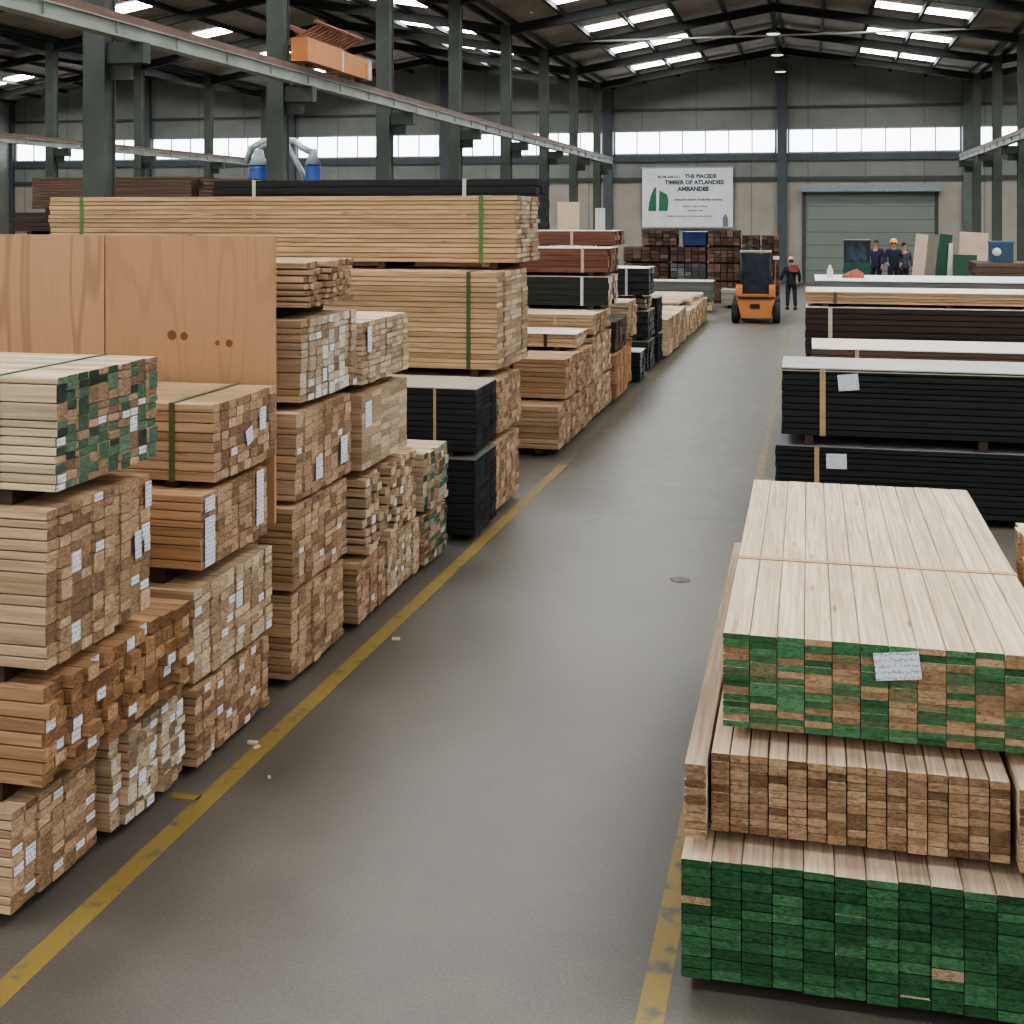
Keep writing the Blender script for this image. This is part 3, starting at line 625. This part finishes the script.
# roof
def roof_mat():
    m = bpy.data.materials.new('roof_sheet'); nt, N, L, P = nodes_of(m)
    g = N.new('ShaderNodeNewGeometry'); sp = N.new('ShaderNodeSeparateXYZ'); L.new(g.outputs['Position'], sp.inputs[0])
    nz = N.new('ShaderNodeTexNoise'); nz.inputs['Scale'].default_value = .9; nz.inputs['Detail'].default_value = 7; L.new(g.outputs['Position'], nz.inputs['Vector'])
    rp = N.new('ShaderNodeValToRGB'); E = rp.color_ramp.elements
    E[0].position = .32; E[0].color = (*lin('7d7468'), 1); E[1].position = .7; E[1].color = (*lin('a09688'), 1); L.new(nz.outputs['Fac'], rp.inputs[0])
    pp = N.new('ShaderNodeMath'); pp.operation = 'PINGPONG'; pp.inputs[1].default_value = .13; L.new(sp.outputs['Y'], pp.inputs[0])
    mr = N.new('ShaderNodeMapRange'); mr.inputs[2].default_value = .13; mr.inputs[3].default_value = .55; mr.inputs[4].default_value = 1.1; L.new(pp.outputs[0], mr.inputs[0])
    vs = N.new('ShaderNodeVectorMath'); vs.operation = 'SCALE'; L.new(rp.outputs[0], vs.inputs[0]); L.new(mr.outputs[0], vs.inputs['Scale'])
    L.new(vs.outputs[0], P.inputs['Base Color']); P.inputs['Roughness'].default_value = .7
    bp = N.new('ShaderNodeBump'); bp.inputs['Strength'].default_value = .6; bp.inputs['Distance'].default_value = .06; L.new(pp.outputs[0], bp.inputs['Height']); L.new(bp.outputs[0], P.inputs['Normal'])
    return m
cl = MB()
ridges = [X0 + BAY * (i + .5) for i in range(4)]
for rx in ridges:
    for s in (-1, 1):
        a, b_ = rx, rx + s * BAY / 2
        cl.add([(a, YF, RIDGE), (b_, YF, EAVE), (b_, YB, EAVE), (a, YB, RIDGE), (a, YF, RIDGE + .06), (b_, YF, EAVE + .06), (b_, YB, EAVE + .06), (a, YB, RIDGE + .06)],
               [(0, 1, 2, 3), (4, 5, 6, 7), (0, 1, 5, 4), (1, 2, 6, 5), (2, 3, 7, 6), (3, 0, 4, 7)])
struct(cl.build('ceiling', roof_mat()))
SL = (RIDGE - EAVE) / (BAY / 2)
frames = [9.35 + 5.9 * i for i in range(9)]
def roofz(rx, x): return RIDGE - abs(x - rx) * SL
# rafters: one beam per slope and frame
RM = {}
for s in (-1, 1):
    mb = MB()
    for (w, za, zb) in ((.10, -.24, -.22 - .0), (.10, -.62, -.60), (.02, -.62, -.22)):
        pass
    prof = [(-.09, -.12), (.09, -.12), (.09, -.14), (.015, -.14), (.015, -.41), (.09, -.41), (.09, -.43), (-.09, -.43), (-.09, -.41), (-.015, -.41), (-.015, -.14), (-.09, -.14)]
    n = len(prof); x1 = s * BAY / 2
    vs = [(0, p[0], p[1]) for p in prof] + [(x1, p[0], p[1] - BAY / 2 * SL) for p in prof]
    mb.add(vs, [tuple(range(n)), tuple(range(n, 2 * n))[::-1]] + [(i, (i + 1) % n, n + (i + 1) % n, n + i) for i in range(n)])
    RM[s] = mb.mesh('roof_beam'); RM[s].materials.append(RAFT)
for rx in ridges:
    for fy in frames:
        for s in (-1, 1):
            struct(new_obj('roof_beam', RM[s], None, None, (rx, fy, RIDGE)))
pm = MB().box(-.05, .05, YF, YB - .02, -.17, -.005).mesh('purlin_beam'); pm.materials.append(RAFT)
for rx in ridges:
    for s in (-1, 1):
        for k in range(6):
            x = rx + s * (.14 + k * 1.57)
            struct(new_obj('purlin_beam', pm, None, None, (x, 0, roofz(rx, x))))
# roof lights: two translucent panels on each slope of each bay
sk = {}
for s in (-1, 1):
    mb = MB(); w = 1.42
    mb.add([(0, -.5, 0), (s * w, -.5, -w * SL), (s * w, .5, -w * SL), (0, .5, 0), (0, -.5, .02), (s * w, -.5, -w * SL + .02), (s * w, .5, -w * SL + .02), (0, .5, .02)],
           [(0, 1, 2, 3), (4, 5, 6, 7), (0, 1, 5, 4), (1, 2, 6, 5), (2, 3, 7, 6), (3, 0, 4, 7)])
    sk[s] = mb.mesh('roof_window'); sk[s].materials.append(SKY)
for rx in ridges:
    for i in range(-2, 9):
        y = frames[0] + 5.9 * i + 4.1
        if y > YB - 1: continue
        for s in (-1, 1):
            for k in (2, 3):
                x = rx + s * (.14 + k * 1.57 + .07)
                struct(new_obj('roof_window', sk[s], None, None, (x, y, roofz(rx, x) - .03)))
# columns, brackets and crane rails
def column_mesh():
    mb = MB(); mb.box(-.165, .165, -.14, -.11, 0, 9.3); mb.box(-.165, .165, .11, .14, 0, 9.3); mb.box(-.14, .14, -.11, .11, 0, 9.3)
    mb.box(-.22, .22, -.2, .2, 0, .05)
    return mb.mesh('steel_column')
cm = column_mesh(); cm.materials.append(paint('3f453d', .7, 0, .2, 2.2))
bm_ = MB().box(.165, .72, -.1, .1, 5.26, 5.54).box(.165, .5, -.03, .03, 5.04, 5.26).mesh('bracket'); bm_.materials.append(paint('363b35', .7))
bml = MB().box(-.72, -.165, -.1, .1, 5.26, 5.54).box(-.5, -.165, -.03, .03, 5.04, 5.26).mesh('bracket'); bml.materials.append(paint('363b35', .7))
for cx in (-25.95, -9.45, 7.05):
    for fy in frames:
        if cx == 7.05 and fy < 30: continue
        if cx == -25.95 and fy < 25: continue
        c = struct(new_obj('steel_column', cm, None, None, (cx, fy, 0)))
        new_obj('bracket', bml if cx > 0 else bm_, None, c)
def rail(x, y0, y1):
    r = empty('crane_rail_beam', (x, y0, 5.54)); struct(r); L = y1 - y0
    mb = MB(); mb.box(-.1, .1, 0, L, 0, .03); mb.box(-.06, .06, 0, L, .03, .19); mb.box(-.1, .1, 0, L, .19, .21)
    for k in range(int(L / 1.6)): mb.box(-.09, .09, k * 1.6, k * 1.6 + .02, .03, .19)
    mb.build('girder', paint('7c837a', .55, 0, .2, 1.5), r)
    MB().box(-.09, .09, 0, L, .21, .32).build('rail_head', paint('5c4336', .6, 0, .25, 3), r)
rail(-8.87, 5, 57); rail(-25.35, 22, 57); rail(6.47, 30, 57)

# ------------------------------------------------------------------ overhead crane carriage
cr = empty('crane_carriage', (-8.75, 22.2, 5.865)); tag(cr, 'orange crane end carriage resting on the overhead rail beside a column', 'crane')
MB().box(-.16, .16, -1.7, 0, .06, .48).box(-.13, .13, 0, 1.7, .06, .46).build('beam', paint('a8682f', .5, 0, .15, 3), cr)
for y in (-1.25, 1.25): MB().lathe([(.1, -.06), (.1, .06)], (0, y, .1), 16, 'x').build('wheel', STEELD, cr)
for y in (-.05, 1.42): MB().box(-.17, .17, y, y + .08, .05, .44).build('stiffener', paint('b9b2a2', .5), cr)
lat = MB()
for i in range(12):
    y = -.5 + i * .2
    lat.tube([(-.9, y, .5), (-.2, y + .3, .95)], .025, 5); lat.tube([(-.2, y, .5), (-.9, y + .3, .95)], .025, 5)
lat.tube([(-.9, -.5, .5), (-.9, 2, .5)], .04, 6); lat.tube([(-.2, -.5, .95), (-.2, 2, .95)], .04, 6); lat.tube([(-.9, -.5, .95), (-.9, 2, .95)], .04, 6); lat.tube([(-.2, -.5, .5), (-.2, 2, .5)], .04, 6)
for y in (-.4, .5, 1.4): lat.tube([(-.2, y, .5), (0, y, .35)], .03, 6)
lat.build('lattice_walkway', paint('7a4f3a', .7, 0, .3, 4), cr)

# ------------------------------------------------------------------ pendant lamps along the ridge
def lamp_proto():
    r = empty('pendant_lamp', (0, 0, 0))
    MB().tube([(0, 0, .22), (0, 0, .75)], .02, 6).build('stem', STEELD, r)
    MB().lathe([(.05, .24), (.08, .18), (.1, .1), (.26, .0), (.27, -.02), (.25, -.02)], n=18).build('lamp_shade', paint('5e6462', .4, .3), r)
    MB().lathe([(.235, -.03), (.2, -.045), (.02, -.05)], n=18).build('diffuser', paint('e8ecef', .4, emit=1.2), r)
    return r
lp = lamp_proto()
for i, fy in enumerate((44.3, 50.2, 56.1)):
    o = lp if i == 0 else lp.copy()
    if i:
        COL.objects.link(o)
        for ch in lp.children:
            c = ch.copy(); COL.objects.link(c); c.parent = o
    o.location = (-1.18, fy, 9.55)
    tag(o, ('conical pendant lamp hanging from the ridge, nearest of three in line', 'conical pendant lamp hanging from the ridge, middle of three in line', 'conical pendant lamp hanging from the ridge, closest to the gable wall')[i], 'lamp', 'pendant lamps under the ridge')
struct(MB().tube([(-9.3, 44.5, 9.5), (6.9, 44.5, 9.5)], .04, 8).build('tie_rod_beam', paint('8d8c86', .5)))

# ------------------------------------------------------------------ banner
sg = empty('wall_banner', (-5.6, YB - .25, 4.03)); sg.scale = (1.23,) * 3; tag(sg, 'white company banner with a green tree emblem hung on the back wall', 'banner')
MB().box(-1.75, 1.75, -.02, .0, -1.17, 1.17).build('sheet', paint('cfd1ce', .6, 0, .06, 1.5), sg)
MB().box(-1.8, 1.8, -.03, .02, 1.14, 1.2).box(-1.8, 1.8, -.03, .02, -1.2, -1.14).build('batten', paint('8b8d8a', .5), sg)
for x in (-1.4, 1.4): MB().box(x - .03, x + .03, 0, .25, -1.1, 1.1).build('fixing', STEELD, sg)
def leafhalf(pts): return MB().prism(pts, -.026, -.021, 'y')
gm = paint('356b4b', .6, 0, .2, 6)
leafhalf([(-1.52, -.52), (-1.20, -.52), (-1.20, .40), (-1.27, .40), (-1.40, .12), (-1.48, -.2)]).build('emblem', gm, sg)
leafhalf([(-1.10, -.52), (-.76, -.52), (-.72, -.1), (-.78, .12), (-.95, .22), (-1.08, .28)]).build('emblem', gm, sg)
leafhalf([(1.36, -1.12), (1.56, -1.12), (1.56, -.78), (1.46, -.62), (1.36, -.78)]).build('bottle_print', paint('6a6d72', .6), sg)
def lettering(txt, x, z, size, hexc, align='CENTER', bold=.0):
    cu = bpy.data.curves.new('lettering', 'FONT'); cu.body = txt; cu.size = size; cu.align_x = align; cu.align_y = 'CENTER'; cu.offset = bold; cu.extrude = .002; cu.resolution_u = 2
    t = bpy.data.objects.new('lettering', cu); COL.objects.link(t)
    me = bpy.data.meshes.new_from_object(t.evaluated_get(bpy.context.evaluated_depsgraph_get())); me.name = 'lettering'
    bpy.data.objects.remove(t); bpy.data.curves.remove(cu)
    new_obj('lettering', me, paint(hexc, .6, 0, .05), sg, (x, -.025, z), (PI / 2, 0, 0))
lettering('MUM-AM-AU', -.72, .80, .15, '3f4652', 'CENTER', .004); lettering('THE PIACEDE', .52, .82, .20, '3a414d', 'CENTER', .01)
lettering('TIMBER OF ATLANDIES', .27, .585, .22, '3a414d', 'CENTER', .01)
lettering('AMBANDES', .23, .33, .23, '3a414d', 'CENTER', .012)
lettering('ambandes timbere of atlandies auctione', .42, -.08, .115, '5a6066', 'CENTER', .005)
lettering('timber of atlan dimber', .3, -.34, .105, '74797d', 'CENTER', .003); lettering('ambandes ateli', .3, -.5, .10, '74797d', 'CENTER', .003)
lettering('timber am atlandies of the piacede ambandes', .1, -.72, .095, '74797d', 'CENTER', .003)
lettering('OTHE', -1.36, .9, .16, 'b2b6b5'); lettering('OHM', -1.36, .66, .14, 'b2b6b5')

# ------------------------------------------------------------------ leaning sheets
GQ = 'sheets leaning near the columns'
def lean(label, x, y, w, t, h, hexc, tilt, rz=0.):
    o = MB().box(0, w, 0, t, 0, h).build('leaning_sheet', paint(hexc, .65, 0, .1, 3), None, (x, y, t * abs(math.sin(tilt)) * 0), (0, tilt, rz))
    tag(o, label, 'sheet', GQ)
tl = .10
lean('tall pinkish board leaning first in the row of sheets beyond the dark packs', 2.40, 33.0, .29, .05, 2.74, 'c9b09c', tl)
lean('narrow grey-brown board leaning second in the row of sheets', 2.71, 33.0, .24, .05, 2.74, '7d7769', tl)
lean('tall dark green board leaning in the row of sheets', 2.97, 33.0, .30, .05, 2.74, '2a4f3d', tl)
lean('narrow pale strip leaning beside the tall dark green board', 3.30, 32.9, .10, .05, 2.5, 'c9c3b6', .06)
lean('wide pinkish board leaning furthest along the row of sheets', 3.62, 33.4, .70, .05, 2.78, 'cdb3a0', .05)
lean('short green panel standing in front of the wide pinkish board', 3.46, 32.5, .56, .05, 2.22, '2f5540', .02)
MBp = lambda x0, x1, h, y, hexc, lab: tag(MB().box(x0, x1, y, y + .05, 0, h).build('leaning_sheet', paint(hexc, .65, 0, .12, 4, stretch=(8, 1, .3))), lab, 'sheet', GQ)
MBp(-8.4, -7.65, 3.65, 42.0, 'd3b698', 'tall pink-tan board standing upright behind the red-brown packs')
MBp(-7.42, -7.07, 3.45, 44.0, 'c5cbc2', 'narrow pale greenish strip standing upright by the post behind the red-brown packs')

# ------------------------------------------------------------------ blue dust collector
dcx = empty('dust_collector', (-13.95, 30, 0)); tag(dcx, 'blue two-drum dust collector with grey ducts seen behind a column', 'dust collector')
for x, r in ((0, .26), (1.52, .2)):
    MB().lathe([(r, 0), (r, 4.42), (r * .9, 4.5)], (x, 0, 0), 18).build('drum', paint('23488c', .4, 0, .15, 3), dcx)
    MB().lathe([(r + .02, 4.5), (r * .6, 4.72), (.12, 4.9)], (x, 0, 0), 18).build('hood', paint('9aa1a3', .4), dcx)
dm = paint('a4abad', .4, .2)
MB().tube([(-.35, 0, 4.55), (-.2, 0, 4.95), (.15, 0, 5.12), (.6, 0, 5.15), (1.0, 0, 5.12), (1.2, 0, 4.95), (1.52, 0, 4.8)], .09, 10).build('duct', dm, dcx)
MB().tube([(.0, 0, 4.85), (.15, 0, 5.02), (.8, 0, 5.05), (1.0, .1, 4.6), (1.25, .1, 4.2), (1.05, .1, 3.5)], .07, 10).build('duct', dm, dcx)
MB().box(-.4, 1.8, -.3, .3, 0, .12).build('base', STEELD, dcx)

# ------------------------------------------------------------------ forklift, seen from behind
fk = empty('forklift', (-1.5, 37.2, 0), .02); tag(fk, 'orange forklift truck seen from behind at the far end of the aisle', 'forklift')
OR = paint('b56f30', .4, 0, .1, 4); BK = paint('22252a', .5); TY = paint('2b2b2a', .85)
# +y is forward (away); rear counterweight at y=0
cw = MB()
cw.add([(-.42, 0, .18), (.42, 0, .18), (.55, .05, .72), (-.55, .05, .72), (-.45, .55, .18), (.45, .55, .18), (.58, .55, .8), (-.58, .55, .8)],
       [(0, 1, 2, 3), (4, 7, 6, 5), (0, 4, 5, 1), (1, 5, 6, 2), (2, 6, 7, 3), (3, 7, 4, 0)])
cw.build('counterweight', OR, fk)
MB().box(-.5, .5, .02, .5, .80, .86).build('bonnet', OR, fk)
MB().box(-.46, .46, .0, .06, .72, .79).build('bumper_slot', BK, fk)
MB().box(-.16, .12, -.012, .03, .44, .58).build('tow_plate', BK, fk)
MB().prism([(0.5, .25), (2.0, .25), (2.0, .55), (1.5, .75), (.5, .75)], -.5, .5, 'x').build('chassis', OR, fk)
for s in (-1, 1):
    MB().prism([(.02, .8), (.5, .8), (.45, 1.0), (.12, 1.15), (.05, 1.05)], s * .48 - .09, s * .48 + .09, 'x').build('side_cowl', OR, fk)
    for y, r in ((.38, .3), (1.75, .36)):
        w = MB().lathe([(r * .75, -.11), (r, -.09), (r, .09), (r * .75, .11)], (0, 0, 0), 20, 'x').build('wheel', TY, fk, (s * .6, y, r))
        MB().lathe([(r * .5, -.115), (r * .5, .115)], (0, 0, 0), 14, 'x').build('hub', paint('8a8c88', .5), w)
    MB().tube([(s * .42, .2, .85), (s * .42, .35, 2.08)], .035, 8).build('guard_post', BK, fk)
    MB().tube([(s * .42, 1.55, .75), (s * .40, 1.3, 2.08)], .035, 8).build('guard_post', BK, fk)
    MB().box(s * .32 - .06, s * .32 + .06, 2.0, 2.1, .1, 2.25).build('mast_rail', BK, fk)
    MB().box(s * .25 - .05, s * .25 + .05, 2.15, 3.2, .06, .1).build('fork', BK, fk)
MB().box(-.46, .46, .3, 1.35, 2.08, 2.13).build('guard_roof', paint('8a8676', .5), fk)
MB().box(-.40, .40, .3, .33, .86, 2.05).build('rear_screen', paint('1d2530', .25, 0, .4, 5), fk)
MB().box(-.3, .3, .55, .65, .9, 1.35).box(-.3, .3, .65, 1.05, .82, .92).build('seat', BK, fk)
for z in (.5, 1.3, 2.2): MB().box(-.38, .38, 2.02, 2.1, z, z + .06).build('mast_crossbar', BK, fk)
MB().tube([(.55, .5, 1.0), (.58, .55, 1.9)], .02, 6).build('mirror_arm', paint('9b6a4a', .5), fk)
MB().box(.5, .68, .5, .53, 1.88, 1.98).build('work_lamp', paint('d9dde2', .3), fk)

# ------------------------------------------------------------------ people
def skin_mesh(verts, edges, radii, name, sub=2, root=0):
    me = bpy.data.meshes.new(name); me.from_pydata(verts, edges, [])
    o = bpy.data.objects.new(name, me); COL.objects.link(o)
    md = o.modifiers.new('skin', 'SKIN'); md.use_smooth_shade = True
    for i, r in enumerate(radii):
        sv = me.skin_vertices[0].data[i]; rr = r if isinstance(r, tuple) else (r, r)
        sv.radius = rr; sv.use_root = (i == root)
    ss = o.modifiers.new('sub', 'SUBSURF'); ss.levels = sub; ss.render_levels = sub
    dg = bpy.context.evaluated_depsgraph_get(); ev = o.evaluated_get(dg)
    out = bpy.data.meshes.new_from_object(ev); out.name = name
    bpy.data.objects.remove(o); bpy.data.meshes.remove(me)
    for p in out.polygons: p.use_smooth = True
    return out
SKIN = paint('b98566', .55, 0, .06)
def person(label, loc, rz, coat, trousers, hair, armL, armR, legs=((-.11, 0), (.11, 0)), helmet=None, bag=None, cap=None, scale=1., group='workers in the hall'):
    """faces local +y; armL/armR = (elbow, wrist) points"""
    r = empty('person', loc, rz); r.scale = (scale,) * 3; tag(r, label, 'person', group)
    V = [(0, 0, .95), (0, 0, 1.12), (0, .01, 1.32), (0, 0, 1.44), (0, .015, 1.53), (0, .02, 1.62), (0, .02, 1.70)]
    R = [(.11, .085), (.115, .09), (.155, .105), (.07, .06), (.05, .05), (.072, .088), (.06, .07)]
    E = [(0, 1), (1, 2), (2, 3), (3, 4), (4, 5), (5, 6)]
    def chain(start, pts, rad):
        p = start
        for q, s in zip(pts, rad): V.append(q); R.append(s); E.append((p, len(V) - 1)); p = len(V) - 1
        return p
    hands = []
    for sx, (el, wr) in ((-1, armL), (1, armR)):
        wr = Vector(wr); el = Vector(el); d = (wr - el).normalized(); pal = wr + d * .06
        p = chain(2, [(sx * .19, 0, 1.39), tuple(el), tuple(wr), tuple(pal)], [.058, .043, .03, (.034, .018)])
        side = d.cross(Vector((1, 0, 0))); side.normalize()
        for k, ln in enumerate((.06, .072, .068, .052)):
            b0 = pal + d * .035 + side * (.024 - .016 * k)
            chain(p, [tuple(b0), tuple(b0 + d * ln * .5), tuple(b0 + d * ln * .9 + Vector((-sx * .012, 0, 0)))], [.009, .008, .007])
        chain(p - 1, [tuple(wr + d * .035 + side * .035), tuple(wr + d * .075 + side * .05)], [.011, .008])
    for sx, (fx, fy) in zip((-1, 1), legs):
        chain(0, [(sx * .10, 0, .86), (fx * .95 + 0, fy * .5 + .02, .5), (fx, fy - .02, .09), (fx, fy + .12, .045)], [.085, .058, .042, (.042, .03)])
    me = skin_mesh(V, E, R, 'body'); new_obj('body', me, SKIN, r)
    # clothing follows the same bones
    jv = [(0, 0, .78), (0, 0, 1.10), (0, .01, 1.33), (0, 0, 1.46)]; jr = [(.185, .15), (.165, .13), (.185, .13), (.075, .07)]; je = [(0, 1), (1, 2), (2, 3)]
    for sx, (el, wr) in ((-1, armL), (1, armR)):
        n = len(jv); w2 = Vector(el).lerp(Vector(wr), .95)
        jv += [(sx * .2, 0, 1.40), tuple(el), tuple(w2)]; jr += [.078, .06, .046]; je += [(2, n), (n, n + 1), (n + 1, n + 2)]
    new_obj('jacket', skin_mesh(jv, je, jr, 'jacket'), paint(coat, .8, 0, .25, 9), r)
    tv = [(0, 0, 1.0)]; tr = [(.15, .12)]; te = []
    for sx, (fx, fy) in zip((-1, 1), legs):
        n = len(tv); tv += [(sx * .10, 0, .83), (fx * .95, fy * .5 + .02, .5), (fx, fy - .02, .1)]; tr += [.105, .08, .066]; te += [(0, n), (n, n + 1), (n + 1, n + 2)]
    new_obj('trousers', skin_mesh(tv, te, tr, 'trousers'), paint(trousers, .8, 0, .2, 9), r)
    for (fx, fy) in legs:
        MB().prism([(-.09, 0), (.17, 0), (.17, .04), (.05, .1), (-.07, .11)], -.05, .05, 'x').build('shoe', paint('2a2725', .6), r, (fx, fy, 0))
    # face and hair
    MB().lathe([(.001, .03), (.014, .0), (.02, -.02)], (0, .108, 1.63), 8).build('nose', SKIN, r)
    for sx in (-1, 1):
        MB().lathe([(.004, -.004), (.011, 0), (.004, .004)], (sx * .032, .102, 1.65), 8, 'y').build('eye', paint('1e1a18', .3), r)
        MB().lathe([(.012, -.006), (.026, 0), (.012, .006)], (sx * .079, .015, 1.635), 10, 'x').build('ear', SKIN, r)
    MB().box(-.025, .025, .098, .106, 1.575, 1.583).build('mouth', paint('7d4a42', .5), r)
    MB().lathe([(.06, -.055), (.086, -.02), (.088, .04), (.066, .09), (.02, .115)], (0, -.002, 1.655), 14).build('hair', paint(hair, .8, 0, .2, 30), r)
    if helmet: MB().lathe([(.14, -.005), (.14, .005), (.112, .012), (.11, .06), (.08, .105), (.02, .125)], (0, .02, 1.69), 18).build('helmet', paint(helmet, .35), r)
    if cap:
        MB().lathe([(.096, -.02), (.1, .03), (.075, .085), (.02, .11)], (0, .012, 1.69), 16).box(-.07, .07, .09, .2, 1.68, 1.69).build('cap', paint(cap, .7), r)
    if bag:
        MB().prism([(-.13, 1.22), (.13, 1.22), (.16, 1.34), (.12, 1.46), (-.12, 1.46), (-.16, 1.34)], -.22, -.12, 'y').build('rucksack', paint(bag, .7, 0, .2, 12), r, (.05, 0, .06))
    return r
person('worker in dark jacket and jeans with a pale pink cap walking beyond the forklift', (-.55, 43.0, 0), PI * .06, '1d2128', '232a33', '3a2a22',
       ((-.30, -.02, 1.16), (-.34, .18, .98)), ((.27, -.03, 1.13), (.28, .10, .90)), ((-.12, .05), (.12, -.08)), cap='c79a8c', bag='8a4334')
dk = pack('low deck of brown boards on which two workers stand by the roller door', 3.9, 41.6, .12, 1.9, .5, 1.8, 4, 3, 'brown', 'midbrown', .02, bearer=.12, group='low decks by the roller door')
person('worker in a navy jacket and yellow helmet standing on the deck by the roller door', (2.72, 42.4, .62), PI, '23263c', '2a2c33', '2a211b',
       ((-.28, .02, 1.14), (-.22, .2, 1.0)), ((.28, .02, 1.14), (.2, .2, 1.02)), helmet='d9a83a')
person('bareheaded worker in a dark purple-blue jacket beside the yellow helmet', (2.2, 42.95, .62), PI * .9, '2b2b4a', '25262c', '4d3b2e',
       ((-.27, .03, 1.13), (-.24, .16, .92)), ((.28, .03, 1.15), (.26, .22, 1.05)))
person('worker in a grey speckled coat turned to the yellow helmet', (3.08, 43.0, .62), PI * 1.15, '4a4d52', '2d2f35', '2a211b',
       ((-.28, .0, 1.13), (-.27, .12, .9)), ((.27, .03, 1.13), (.25, .18, .95)), scale=.95)
# green loader beside them
ld = empty('green_loader', (1.50, 40.6, 0)); tag(ld, 'small green loader with a dark glazed cab near the roller door', 'loader')
GRN = paint('1f4a41', .5, 0, .15, 4)
MB().box(-.38, .38, -.7, 1.2, .4, 1.45).build('body', GRN, ld)
MB().prism([(-.42, 1.45), (.42, 1.45), (.38, 1.72), (-.38, 1.72)], -.6, .9, 'y').build('bonnet', GRN, ld)
cab = MB()
for x in (-.34, .34):
    for y in (-.5, .7): cab.box(x - .04, x + .04, y - .04, y + .04, 1.7, 2.36)
cab.box(-.4, .4, -.56, .76, 2.34, 2.42); cab.build('cab_frame', BK, ld)
MB().box(-.31, .31, -.46, -.44, 1.72, 2.34).build('rear_glass', paint('3a4450', .2, 0, .5, 6), ld)
for x in (-.40, .40):
    for y in (-.4, .9): MB().lathe([(.3, -.1), (.4, -.08), (.4, .08), (.3, .1)], (0, 0, 0), 18, 'x').build('wheel', TY, ld, (x, y, .4))
# small things on the whitewashed pack
o = MB().lathe([(.055, 0), (.06, .02), (.06, .16), (.03, .2), (.025, .25)], (0, 0, 0), 14).build('bottle', paint('c9d0cc', .3), None, (.42, 25.2, 1.965)); tag(o, 'pale plastic bottle standing on the whitewashed pack', 'bottle')
o = MB().prism([(-.22, 0), (.22, 0), (.2, .1), (.08, .17), (-.05, .12), (-.18, .06)], -.12, .12, 'y').build('cloth_bundle', paint('a8604a', .8, 0, .3, 8, bump=.4), None, (.86, 25.4, 1.965)); tag(o, 'crumpled red cloth lying on the whitewashed pack', 'cloth')

# ------------------------------------------------------------------ light
w = bpy.data.worlds.new('overcast'); scene.world = w; w.use_nodes = True
bg = w.node_tree.nodes['Background']
sky = w.node_tree.nodes.new('ShaderNodeTexSky')
sky.sky_type = 'HOSEK_WILKIE'; sky.turbidity = 8; sky.sun_direction = (.2, -.4, .9)
mixn = w.node_tree.nodes.new('ShaderNodeMix'); mixn.data_type = 'RGBA'; mixn.inputs[0].default_value = .9
w.node_tree.links.new(sky.outputs[0], mixn.inputs[6]); mixn.inputs[7].default_value = (.93, .97, 1, 1)
w.node_tree.links.new(mixn.outputs[2], bg.inputs['Color']); bg.inputs['Strength'].default_value = 1.1

# ------------------------------------------------------------------ camera
cam = bpy.data.cameras.new('camera'); co = bpy.data.objects.new('camera', cam); COL.objects.link(co)
co.location = (0, 0, 3.2); co.rotation_euler = (PI / 2, 0, math.atan(296 / 1242))
cam.sensor_width = 36; cam.lens = 1242 / 1024 * 36; cam.shift_y = -(512 - 215) / 1024; cam.clip_end = 200
scene.camera = co
scene.view_settings.view_transform = 'AgX'
scene.view_settings.look = 'AgX - Medium High Contrast'
scene.view_settings.exposure = 0.42
scene.cycles.use_denoising = True
